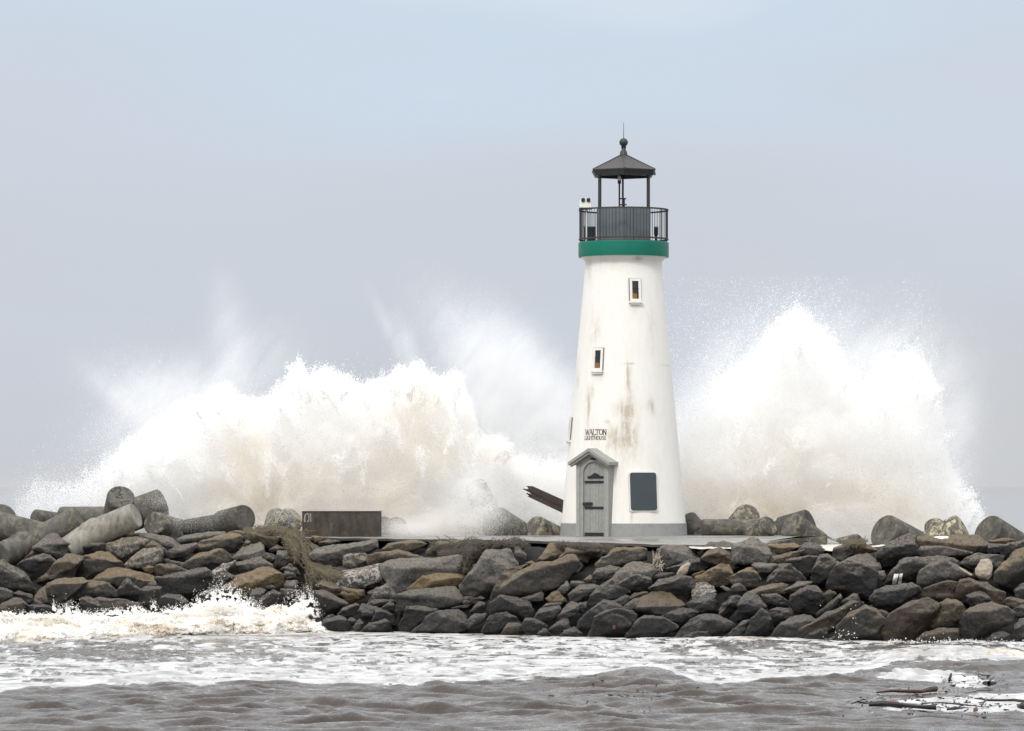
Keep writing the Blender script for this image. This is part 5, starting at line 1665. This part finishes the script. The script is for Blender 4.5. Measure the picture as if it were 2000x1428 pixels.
wood('driftwood_stick', 'thin pale stick propped against the mottled grey boulder', 'driftwood', 'driftwood', [(1858, 1101), (1878, 1112), (1898, 1124)], [1.6, 1.9, 1.6], 0.35, 6, 6, 0.1)


def sea_pt(u, v, z=0.0):
    y = F * (H - z) / (v - 950.0)
    return Vector(((u - 1000) / F * y, y, z))


def wz(p):
    return float(sea_fields(np.array([[p.x]]), np.array([[p.y]]))[2][0, 0])


def floater(name, lab, cat, mat, pix, rad_px, z=0.04, seed=1, extra=(), lumps=0.15, parts=()):
    pv = [sea_pt(u, v) for u, v in pix]
    zc = sum(wz(p) for p in pv) / len(pv)
    z += 0.05
    ps = [Vector((p.x, p.y, zc + z + 0.015 * math.sin(i * 1.7))) for i, p in enumerate(pv)]
    base = ps[0].copy()
    k = base.y / F
    b = bmesh.new()
    limb(b, [p - base for p in ps], [x * k for x in rad_px], 9, lumps, seed)
    for sub, rr in extra:
        sp = [sea_pt(u, v0) for u, v0, dz in sub]
        sp = [Vector((p.x, p.y, zc + z + dz)) for p, (u, v0, dz) in zip(sp, sub)]
        limb(b, [p - base for p in sp], [x * k for x in rr], 7, lumps, seed + 1)
    o = build(name, b, M[mat], None, base, smooth=True, sharp=50)
    tag(o, lab, cat)
    return o, zc


o, zc = floater('floating_log', 'slim reddish log with a dark stub end floating behind white foam', 'log', 'red_log', [(1712, 1360), (1740, 1358), (1770, 1357), (1800, 1357), (1815, 1355), (1828, 1354)], [1.6, 2.6, 3.2, 3.4, 6.0, 5.5], 0.02, 2)
o, zc = floater('floating_log', 'black water soaked log lying in front of the orange wood stub', 'log', 'wet_log', [(1697, 1387), (1725, 1387), (1760, 1388), (1790, 1390), (1815, 1394), (1828, 1394)], [5, 6, 4.5, 4, 5.5, 6], 0.03, 3)
o, zc = floater('wood_stub', 'round orange brown cut wood stub bobbing behind the black log', 'wood stub', 'orange_wood', [(1738, 1384), (1742, 1383), (1748, 1383), (1754, 1384), (1757, 1385)], [5, 8, 9.5, 8, 4], 0.03, 4, lumps=0.08)
o, zc = floater('forked_branch', 'black forked branch floating flat near the right edge', 'branch', 'wet_log', [(1904, 1376), (1915, 1378), (1930, 1379), (1955, 1378), (1980, 1380), (2010, 1384)], [1.2, 1.8, 2.4, 2.2, 2.6, 3.0], 0.05, 5,
                extra=[([(1926, 1379, 0), (1921, 1384, 0.0), (1917, 1388, -.02)], [2.2, 2.0, 1.6])])
o, zc = floater('floating_branch', 'dark knot of driftwood in the far patch of foam', 'branch', 'wet_log', [(1921, 1344), (1932, 1346), (1944, 1343)], [3, 5.5, 3], 0.04, 6, extra=[([(1928, 1344, 0), (1936, 1342, .06), (1942, 1340, .10)], [2, 1.6, 1])])
o, zc = floater('floating_stick', 'thin twig with raised fork on the far foam patch', 'stick', 'wet_log', [(1905, 1322), (1918, 1327), (1935, 1326)], [.8, 1.3, .8], 0.03, 7, extra=[([(1914, 1325, 0), (1909, 1322, .06), (1906, 1319, .13)], [1.2, 1, .5])])
o, zc = floater('floating_stick', 'upright stub of grey wood standing out of the far foam patch', 'stick', 'wet_log', [(1851, 1332), (1855, 1332), (1859, 1332)], [1.4, 1.8, 1.2], 0.0, 8, extra=[([(1854, 1332, -.05), (1855, 1332, .04), (1857, 1331.5, .11), (1858, 1331.2, .14)], [2.2, 3.0, 2.6, 1.4])])
o, zc = floater('floating_stick', 'long straight stick leading from the black log to the forked branch', 'stick', 'wet_log', [(1800, 1381), (1840, 1382), (1880, 1384), (1920, 1387)], [.9, 1.3, 1.4, .8], 0.02, 9)
o, zc = floater('floating_stick', 'thin stick above the forked branch, in open white foam', 'stick', 'wet_log', [(1885, 1362), (1910, 1358), (1940, 1356)], [.7, 1.1, .8], 0.02, 10)
o, zc = floater('floating_stick', 'curled dark twig leading the debris at its left tip', 'stick', 'wet_log', [(1663, 1382), (1675, 1379), (1690, 1381), (1704, 1378)], [1.2, 2.2, 1.6, 1.0], 0.02, 11, extra=[([(1676, 1379, 0), (1684, 1375, .02), (1692, 1376, .02)], [1.2, 1.6, .8])])
o, zc = floater('wood_stub', 'small orange piece of wood floating under the forked branch', 'wood stub', 'orange_wood', [(1901, 1393), (1905, 1393), (1910, 1393)], [2, 4, 2.4], 0.02, 12)
o, zc = floater('floating_log', 'dark lump of soaked wood at the right edge of the foam', 'log', 'wet_log', [(1990, 1390), (1996, 1391), (2006, 1391)], [4, 6.5, 5], 0.03, 13)
o, zc = floater('floating_log', 'dark broken piece of wood behind the small orange one', 'log', 'wet_log', [(1850, 1395), (1865, 1394), (1880, 1392)], [2, 3.6, 2], 0.02, 14)
# crumbs of bark and leaf litter strewn over the foam
r_ = random.Random(12)
bm = bmesh.new()
for k in range(420):
    if r_.random() < 0.55: u, v = r_.gauss(1850, 90), r_.gauss(1378, 11)
    elif r_.random() < 0.6: u, v = r_.gauss(1230, 80), r_.gauss(1362, 18)
    else: u, v = r_.gauss(1890, 50), r_.gauss(1335, 9)
    if v < 1312: continue
    p = sea_pt(u, v)
    p.z = wz(p) + 0.012 if k % 1 == 0 else 0
    a = r_.uniform(0, 3.14); L = r_.uniform(0.015, 0.07); w_ = r_.uniform(0.006, 0.018)
    d = Vector((math.cos(a), math.sin(a) * 2, r_.uniform(-.1, .3))).normalized()
    add_cyl(bm, p - d * L, p + d * L, w_, w_ * 0.5, seg=4)
tag(build('debris', bm, M['wet_log']), 'scattered black bark crumbs floating on the near water', 'debris', None, 'stuff')


# ------------------------------------------------------------------ spray: clouds of water drops
def spray_material():
    t = NT('white_water_spray')
    s = t.attr('sand')
    c = t.mix(s, (0.982, 0.979, 0.972), (0.975, 0.912, 0.81))
    df = t.n.new('ShaderNodeBsdfDiffuse'); t.l.new(c, df.inputs['Color'])
    tl = t.n.new('ShaderNodeBsdfTranslucent'); t.l.new(c, tl.inputs['Color'])
    mx = t.n.new('ShaderNodeMixShader'); mx.inputs[0].default_value = 0.5
    t.l.new(df.outputs[0], mx.inputs[1]); t.l.new(tl.outputs[0], mx.inputs[2])
    out = t.n['Material Output']
    t.l.new(mx.outputs[0], out.inputs['Surface'])
    t.n.remove(t.b)
    return t.m


M['spray'] = spray_material()


def point_group():
    ng = bpy.data.node_groups.new('drops', 'GeometryNodeTree')
    ng.interface.new_socket('Geometry', in_out='INPUT', socket_type='NodeSocketGeometry')
    ng.interface.new_socket('Geometry', in_out='OUTPUT', socket_type='NodeSocketGeometry')
    gi, go = ng.nodes.new('NodeGroupInput'), ng.nodes.new('NodeGroupOutput')
    mp = ng.nodes.new('GeometryNodeMeshToPoints')
    na = ng.nodes.new('GeometryNodeInputNamedAttribute'); na.data_type = 'FLOAT'; na.inputs['Name'].default_value = 'rad'
    ng.links.new(na.outputs['Attribute'], mp.inputs['Radius'])
    sm = ng.nodes.new('GeometryNodeSetMaterial'); sm.inputs['Material'].default_value = M['spray']
    ng.links.new(gi.outputs[0], mp.inputs['Mesh'])
    ng.links.new(mp.outputs[0], sm.inputs['Geometry'])
    ng.links.new(sm.outputs[0], go.inputs[0])
    return ng


DROPS = point_group()


def drops(name, uvy, rad, sand, lab, cat='spray'):
    u, v, y = uvy[:, 0], uvy[:, 1], uvy[:, 2]
    co = np.stack([(u - 1000) / F * y, y, H - (v - 950) / F * y], -1).astype(np.float32)
    keep = co[:, 2] > -0.05
    co, rad, sand = co[keep], np.asarray(rad, np.float32)[keep], np.asarray(sand, np.float32)[keep]
    me = bpy.data.meshes.new(name)
    me.vertices.add(len(co)); me.vertices.foreach_set('co', co.ravel())
    for nm, a in (('rad', rad), ('sand', sand)):
        at = me.attributes.new(nm, 'FLOAT', 'POINT'); at.data.foreach_set('value', a)
    o = link(name, me, M['spray'])
    md = o.modifiers.new('drops', 'NODES'); md.node_group = DROPS
    return tag(o, lab, cat, None, 'stuff')


SAND = [(480, 900, 45, 70, .7), (500, 985, 110, 45, .9), (770, 985, 45, 45, .9), (820, 800, 40, 40, .6), (820, 880, 120, 55, .45), (600, 950, 120, 50, .5), (240, 975, 20, 25, .7), (700, 1010, 200, 30, .6),
        (1360, 960, 50, 60, .55), (1470, 1000, 150, 50, .75), (1690, 960, 90, 50, .6), (1760, 1000, 70, 40, .7), (1540, 890, 90, 40, .35), (900, 1035, 90, 20, .5), (960, 890, 40, 20, .5)]


def sand_at(u, v):
    s = np.zeros(len(u))
    for a, b, c, d, k in SAND: s = np.maximum(s, k * blob(u, v, a, b, c, d))
    return s


def plume(name, prof, base, y0, thick, tau, rad, seed, lab, spike=10, soft=14, clump=1.0, wide=1.0):
    g = np.random.default_rng(seed)
    pu, pv = [p[0] for p in prof], [p[1] for p in prof]
    ps = [p[2] * wide for p in prof]                     # edge softness in px
    pd = [p[3] for p in prof]                     # density
    uu = np.linspace(pu[0], pu[-1], 400)
    area = float(np.sum(base - np.interp(uu, pu, pv)) * (uu[1] - uu[0]))
    n = int(area * tau / (math.pi * (rad * F / y0) ** 2))
    u = g.uniform(pu[0], pu[-1], n * 3)
    top = np.interp(u, pu, pv)
    yy = g.uniform(-1, 1, len(u))
    q = np.stack([u / 24, u * 0 + seed, yy * 1.2], -1)
    top = top - (fbm(q, 5, seed, 0.68) - 0.5) * spike * 5
    v = g.uniform(540, base, len(u))
    s_ = np.interp(u, pu, ps)
    d_ = np.interp(u, pu, pd)
    dist = v - top                                # > 0 inside
    hgt = np.clip(dist / 150, 0, 1)
    p3 = np.stack([u / 34, v / 34, yy * thick * 65 / 34], -1)
    n3 = fbm(p3, 5, seed + 4, 0.6) - 0.5
    st = np.stack([(u * 0.94 + v * 0.34) / 9, (v * 0.94 - u * 0.34) / 60, yy * 2], -1)
    n4 = fbm(st, 3, seed + 9) - 0.5               # streaks along the throw
    inside = sstep(-s_, s_ * 0.6, dist + n3 * 90 * clump + n4 * 30)
    cl = sstep(0.47, 0.66, fbm(np.stack([u / 7, v / 9, yy * 3], -1), 3, seed + 31, 0.6))
    tail = np.exp(np.minimum(dist + n3 * 60, 0) / (s_ * 1.3)) * (0.03 + 0.17 * cl)
    dens = d_ * (inside * (0.55 + 0.9 * np.clip(n3 + 0.5, 0, 1)) + tail * (dist < 0))
    keep = g.uniform(0, 1.15, len(u)) < dens * 1.0
    u, v, yy, dist, n3, s_ = u[keep], v[keep], yy[keep], dist[keep], n3[keep], s_[keep]
    lump = fbm(np.stack([u / 40, v / 40, u * 0 + seed], -1), 6, seed + 12, 0.64) - 0.5
    y = y0 - 3.0 * lump * sstep(0, 60, dist) + thick * (0.5 + 0.5 * yy * np.sqrt(np.clip(0.2 + np.clip(dist, 0, 200) / 140, 0.2, 1)))
    r = rad * g.uniform(0.6, 1.25, len(u))
    eb = g.uniform(0, 1, len(u)) < 0.05 * np.exp(-np.abs(dist) / 40)
    r = np.where(eb, r * g.uniform(1.4, 2.4, len(u)), r)
    sd = np.clip(sand_at(u, v) * (0.55 + 1.8 * np.clip(n3 + 0.1, -0.3, 0.4)), 0, 1)
    return drops(name, np.stack([u, v, y], -1), r, sd, lab)


LEFT = [(30, 990, 30, .2), (80, 965, 34, .35), (130, 965, 34, .4), (180, 945, 34, .65), (215, 910, 32, .85), (250, 880, 28, .9), (300, 842, 24, .95), (350, 812, 18, 1), (395, 790, 9, 1), (425, 766, 7, 1), (445, 768, 7, 1), (470, 788, 8, 1), (510, 796, 10, 1), (540, 770, 7, 1),
        (562, 765, 7, 1), (575, 735, 5, 1), (582, 706, 4, .8), (592, 718, 5, .9), (603, 742, 6, 1), (632, 726, 7, 1), (660, 742, 8, 1), (695, 764, 10, 1), (735, 760, 9, 1), (765, 738, 7, 1), (800, 726, 6, 1), (824, 716, 5, 1), (838, 742, 7, 1), (856, 752, 8, 1),
        (876, 740, 6, 1), (890, 726, 5, .9), (902, 752, 7, 1), (918, 800, 12, 1), (935, 850, 16, .9), (955, 866, 12, .9), (980, 866, 12, .9), (1005, 900, 20, .9), (1050, 915, 30, .85), (1140, 925, 30, .85)]
plume('wave_spray', LEFT, 1062, 123.2, 3.4, 3.4, 0.0095, 61, 'broad white burst of spray behind the crest left of the lighthouse', 7, 12)
RIGHT = [(1280, 890, 40, .75), (1335, 868, 38, .85), (1370, 822, 38, .85), (1410, 782, 34, .9), (1450, 752, 28, .95), (1478, 712, 22, 1), (1500, 672, 18, 1), (1522, 645, 14, .95), (1545, 624, 12, .9), (1560, 620, 12, .9), (1580, 640, 14, 1), (1605, 668, 16, 1),
         (1630, 690, 18, 1), (1655, 742, 24, .95), (1685, 775, 24, .85), (1712, 745, 16, .7), (1740, 728, 16, .75), (1775, 714, 18, .85), (1800, 722, 16, .9), (1822, 750, 16, .9), (1836, 810, 16, .75), (1846, 880, 16, .7),
         (1860, 938, 12, .85), (1885, 972, 9, .9), (1903, 992, 7, .8), (1916, 1012, 7, .5), (1930, 1040, 8, .3)]
plume('wave_spray', RIGHT, 1078, 123.2, 3.6, 3.0, 0.0095, 67, 'tall twin peaked burst of spray right of the lighthouse', 7, 14, 1.2, 2.2)


def veil(name, lobes, y0, thick, rad, seed, lab, cat='spray', share=1.0):
    """thin drifting mist: (u, v, su, sv, angle, opacity)"""
    g = np.random.default_rng(seed)
    U, V, Y = [], [], []
    for (cu, cv_, su, sv, an, al) in lobes:
        tau = -math.log(1 - min(al, 0.97)) * share
        n = int(2 * math.pi * su * sv * tau / (math.pi * (rad * F / y0) ** 2))
        a, b = g.normal(0, su, n), g.normal(0, sv, n)
        c, s = math.cos(R(an)), math.sin(R(an))
        u, v = cu + a * c - b * s, cv_ + a * s + b * c
        st = np.stack([(b) / 16, a / 120, a * 0 + cu], -1)
        w = fbm(st, 4, seed) + (fbm(np.stack([u / 50, v / 50, a * 0], -1), 4, seed + 1) - 0.5)
        k = g.uniform(0, 0.75, n) < w
        U.append(u[k]); V.append(v[k]); Y.append(g.uniform(y0, y0 + thick, k.sum()))
    u, v, y = map(np.concatenate, (U, V, Y))
    k = v < 1085
    u, v, y = u[k], v[k], y[k]
    return drops(name, np.stack([u, v, y], -1), rad * g.uniform(.6, 1.3, len(u)), sand_at(u, v) * 0.8, lab, cat)


veil('spray_mist', [(300, 850, 70, 60, -35, .55), (250, 800, 60, 16, 42, .30), (340, 790, 90, 40, 20, .30), (450, 690, 22, 75, -8, .20), (510, 700, 50, 40, 0, .14), (420, 760, 50, 35, 0, .25), (760, 640, 8, 50, -25, .12), (800, 690, 12, 40, -20, .22), (990, 740, 38, 110, -42, .62), (1030, 830, 50, 100, -35, .72),
                    (950, 800, 22, 60, -30, .5), (1050, 720, 30, 70, -40, .28), (1080, 910, 40, 60, 0, .75), (100, 985, 60, 30, 0, .30)], 125.5, 1.5, 0.0036, 71, 'soft grey mist drifting off the left burst of spray', share=0.4)
veil('spray_mist', [(1350, 830, 40, 60, 30, .35), (1420, 760, 40, 50, 40, .25), (1580, 760, 130, 90, 0, .35), (1780, 800, 60, 90, 0, .35), (1860, 900, 25, 80, 8, .25), (1885, 830, 14, 40, 20, .10), (1720, 700, 60, 40, 0, .2), (1726, 705, 9, 26, 18, .6), (1738, 662, 4, 9, 18, .35)], 125.5, 1.5, 0.0036, 73, 'soft grey mist drifting around the twin peaked burst', share=0.4)
veil('spray_mist', [(325, 992, 16, 22, -30, .55), (385, 1010, 60, 16, 0, .45), (560, 1005, 22, 20, -40, .45), (800, 1030, 45, 22, 0, .75), (870, 1022, 60, 22, -8, .85), (930, 1010, 40, 18, -25, .6), (780, 1035, 20, 12, 0, .6), (930, 962, 30, 30, 0, .85), (935, 950, 14, 16, 0, .6), (690, 992, 60, 8, 0, .3), (455, 1000, 14, 20, -40, .4)],
     118.0, 1.2, 0.0026, 79, 'low veil of grainy spray blowing across the concrete units', share=0.9)


# drops flung from the bore against the left rocks and from the waterline at right
def burst(name, cl, lab, seed, rad=(0.0035, 0.011)):
    g = np.random.default_rng(seed)
    A, Rr = [], []
    for (u, v, su, sv, n, y) in cl:
        x = np.stack([g.normal(u, su, n), v - np.abs(g.gamma(1.6, sv / 1.6, n)) + sv * 0.3, g.normal(y, 0.25, n)], -1)
        th = fbm(np.stack([x[:, 0] / 5, x[:, 1] / 5, x[:, 0] * 0], -1), 4, seed, 0.65)
        x = x[th > 0.46]
        A.append(x); Rr.append(g.uniform(rad[0], rad[1], len(x)) * g.uniform(.6, 1.2, len(x)))
    x = np.concatenate(A)
    return drops(name, x, np.concatenate(Rr), g.uniform(0.0, 0.45, len(x)), lab)


burst('wave_splash', [(440, 1192, 18, 12, 35802, 108.6), (425, 1184, 22, 8, 9945, 108.4), (470, 1196, 16, 7, 13923, 108.6), (400, 1202, 20, 6, 11934, 108.6), (590, 1203, 12, 11, 19890, 109.0), (603, 1200, 6, 11, 8751, 109.0), (570, 1206, 10, 9, 8751, 109.0), (540, 1212, 18, 4, 5967, 108.8),
                      (105, 1200, 2, 8, 1033, 108.0), (265, 1196, 9, 4, 2784, 108.5), (300, 1198, 3, 8, 1193, 108.5), (350, 1198, 22, 4, 5967, 108.5), (135, 1204, 14, 7, 5967, 108.4), (230, 1200, 26, 4, 3580, 108.5), (40, 1206, 40, 4, 3580, 108.5)],
      'white drops flung up where the bore hits the left rocks', 83)
burst('wave_splash', [(1650, 1245, 20, 20, 70, 104.2), (1900, 1258, 60, 4, 900, 104.4), (1780, 1262, 40, 5, 700, 104.0)], 'few loose drops in front of the cracked tan crowned boulder', 89, (0.006, 0.016))


# froth: beads of foam riding on the bore
def froth(name, src, n, lab, seed):
    g = np.random.default_rng(seed)
    G, lum, amp = src
    r, c, _3 = G.shape
    i, j = g.uniform(0, r - 1.01, n), g.uniform(0, c - 1.01, n)
    i0, j0 = i.astype(int), j.astype(int)
    p = G[i0, j0] + (G[i0 + 1, j0] - G[i0, j0]) * (i - i0)[:, None] + (G[i0, j0 + 1] - G[i0, j0]) * (j - j0)[:, None]
    w = fbm(p * np.array([4, 3, 14]), 4, seed, 0.6)
    k = (w > 0.47) & (p[:, 2] > 0.06)
    p = p[k]; l_ = lum[i0, j0][k]
    p = p + g.normal(0, 1, p.shape) * np.array([.02, .02, .012]) + np.stack([np.zeros(len(p)), -np.abs(g.normal(0, .03, len(p))), np.abs(g.normal(0, .025, len(p)))], -1)
    u, v = 1000 + F * p[:, 0] / p[:, 1], 950 + F * (H - p[:, 2]) / p[:, 1]
    return drops(name, np.stack([u, v, p[:, 1]], -1), g.uniform(.006, .017, len(p)), np.clip(0.35 + l_ * 2.4, 0, 1), lab)


froth('foam_froth', FROTH[0], 170000, 'beaded froth covering the churned cream bore', 95)


def jets(name, spec, lab, seed):
    """ropes of water thrown up through the cloud: (u, v of the root, throw in px, lean, drops)"""
    g = np.random.default_rng(seed)
    A, Rr = [], []
    for (u0, v0, L, lean, n, y) in spec:
        t = g.beta(1.3, 1.1, n)
        cu = lean * L * (t + 0.25 * t * t)
        cv_ = -L * (t - 0.30 * t * t)
        wd = (1.5 + 0.10 * L * t) * (0.6 + 0.8 * fbm(np.stack([t * 7, t * 0 + u0, t * 0], -1), 3, seed))
        a, b = g.normal(0, 1, n), g.normal(0, 1, n)
        x = np.stack([u0 + cu + a * wd, v0 + cv_ + b * wd * 0.9, y + g.normal(0, .22, n)], -1)
        k = fbm(np.stack([x[:, 0] / 5.5, x[:, 1] / 8, x[:, 2] * 2], -1), 4, seed + 3, 0.65) > 0.46
        x = x[k]
        A.append(x); Rr.append(g.gamma(3.0, 0.0028, len(x)) + 0.0035)
    x = np.concatenate(A)
    return drops(name, x, np.minimum(np.concatenate(Rr), 0.034), sand_at(x[:, 0], x[:, 1]) * 0.35, lab)


jr = random.Random(5)
JL, JR = [], []
for k in range(64):
    u = jr.uniform(215, 930)
    top = float(np.interp(u, [p[0] for p in LEFT], [p[1] for p in LEFT]))
    v0 = top + jr.uniform(0.10, 0.75) * (1040 - top)
    JL.append((u, v0, jr.uniform(0.5, 1.05) * min(90, (v0 - top) + 12), jr.uniform(-0.55, 0.35), jr.randint(500, 1500), 122.9 + jr.uniform(-.5, .6)))
for u, v0, L, ln, n in ((588, 780, 82, -.12, 3800), (600, 790, 60, .15, 2600), (632, 780, 62, .0, 2600), (668, 790, 52, .1, 2400), (768, 790, 60, -.1, 2600), (800, 785, 66, .02, 3000), (826, 790, 82, .0, 3600), (850, 790, 50, .1, 2200), (886, 800, 82, .05, 3400),
                        (425, 812, 54, .06, 2400), (545, 815, 56, .0, 2200), (400, 830, 44, -.3, 2000), (965, 900, 40, .4, 2000), (985, 905, 46, .2, 2000)):
    JL.append((u, v0, L, ln, n, 122.9))
for k in range(16):
    u = jr.uniform(1380, 1850)
    top = float(np.interp(u, [p[0] for p in RIGHT], [p[1] for p in RIGHT]))
    v0 = top + jr.uniform(0.08, 0.8) * (1050 - top)
    JR.append((u, v0, jr.uniform(0.5, 1.0) * min(110, (v0 - top) + 10), jr.uniform(-0.35, 0.4), jr.randint(400, 900), 123.2 + jr.uniform(-.5, .6)))
for u, v0, L, ln, n in ((1558, 700, 90, -.05, 2600), (1530, 720, 90, -.12, 2400), (1585, 720, 70, .15, 2200), (1716, 780, 130, .14, 2600), (1790, 780, 70, .12, 2200), (1820, 800, 60, .15, 2000), (1868, 1005, 60, .45, 2600), (1890, 1030, 50, .4, 2400)):
    JR.append((u, v0, L, ln, int(n * 0.5), 123.2))
jets('spray_jet', JL, 'white ropes of water thrown up through the left burst', 101)
jets('spray_jet', JR, 'white ropes of water thrown up through the twin peaked burst', 103)


def mist_volume(name, lobes, y0, y1, lab, seed):
    """a bank of drifting vapour: one closed box whose density swells along the wind-blown streaks"""
    xs_ = [(l[0] - 1000) / F * y0 for l in lobes]; zs_ = [H - (l[1] - 950) / F * y0 for l in lobes]
    x0, x1 = min(xs_) - 3.5, max(xs_) + 3.5
    z0, z1 = 1.2, max(zs_) + 3.2
    bm = bmesh.new()
    c = Vector(((x0 + x1) / 2, (y0 + y1) / 2, z0))
    add_box(bm, (0, 0, (z1 - z0) / 2), (x1 - x0, y1 - y0, z1 - z0))
    m = bpy.data.materials.new('drifting_mist'); m.use_nodes = True
    n, l = m.node_tree.nodes, m.node_tree.links
    n.clear()
    out = n.new('ShaderNodeOutputMaterial'); pv = n.new('ShaderNodeVolumePrincipled')
    pv.inputs['Color'].default_value = (0.985, 0.985, 0.985, 1)
    l.new(pv.outputs[0], out.inputs['Volume'])
    t = NT.__new__(NT); t.m = m; t.n = n; t.l = l
    t.tc = n.new('ShaderNodeTexCoord')
    sep = n.new('ShaderNodeSeparateXYZ'); l.new(t.tc.outputs['Object'], sep.inputs[0])
    x, _y, z = sep.outputs
    tot = None
    px = y0 / F
    for u, v, su, sv, an, al in lobes:
        cx, cz = (u - 1000) / F * y0 - c.x, H - (v - 950) / F * y0 - c.z
        ca, sa = math.cos(R(an)), math.sin(R(an))
        dx, dz = t.math('SUBTRACT', x, cx), t.math('SUBTRACT', z, cz)
        a = t.math('MULTIPLY_ADD', dx, ca / (su * px), t.math('MULTIPLY', dz, -sa / (su * px)))
        b = t.math('MULTIPLY_ADD', dx, sa / (sv * px), t.math('MULTIPLY', dz, ca / (sv * px)))
        g = t.math('EXPONENT', t.math('MULTIPLY', t.math('ADD', t.math('MULTIPLY', a, a), t.math('MULTIPLY', b, b)), -0.5))
        g = t.math('MULTIPLY', g, -math.log(1 - al) / (y1 - y0))
        tot = g if tot is None else t.math('ADD', tot, g)
    mp = n.new('ShaderNodeMapping'); mp.inputs['Rotation'].default_value = (0, R(-38), 0); l.new(t.tc.outputs['Object'], mp.inputs[0])
    mp2 = n.new('ShaderNodeMapping'); mp2.inputs['Scale'].default_value = (1.6, 0.8, 0.6); l.new(mp.outputs[0], mp2.inputs[0])
    w = t.rng(t.noise(0.9, 5, 0.6, mp2.outputs[0], 0.4), 0.28, 0.68, 0.35, 1.65)
    l.new(t.math('MULTIPLY', tot, w), pv.inputs['Density'])
    o = build(name, bm, m, None, c)
    return tag(o, lab, 'mist', None, 'stuff')


mist_volume('mist_bank', [(300, 850, 80, 60, -35, .55), (240, 790, 60, 14, 42, .35), (340, 780, 90, 40, 20, .40), (450, 680, 24, 75, -8, .30), (515, 700, 50, 45, 0, .20), (420, 760, 55, 35, 0, .30), (755, 640, 8, 50, -25, .16),
                          (800, 685, 13, 42, -20, .30), (985, 735, 34, 100, -42, .62), (1030, 820, 50, 110, -35, .72), (950, 790, 22, 60, -30, .5), (1050, 715, 30, 80, -40, .35), (1080, 900, 45, 70, 0, .75), (100, 985, 60, 26, 0, .35)],
            128.2, 130.2, 'soft pale mist streaming off the left burst of spray', 1)
mist_volume('mist_bank', [(1350, 830, 40, 60, 30, .45), (1420, 750, 40, 55, 40, .35), (1560, 700, 90, 60, 0, .35), (1600, 780, 130, 90, 0, .40), (1790, 790, 60, 90, 0, .45), (1865, 900, 26, 80, 8, .35), (1885, 830, 14, 40, 20, .16), (1722, 700, 40, 40, 0, .3)],
            128.2, 130.2, 'soft pale mist hanging around the twin peaked burst', 2)
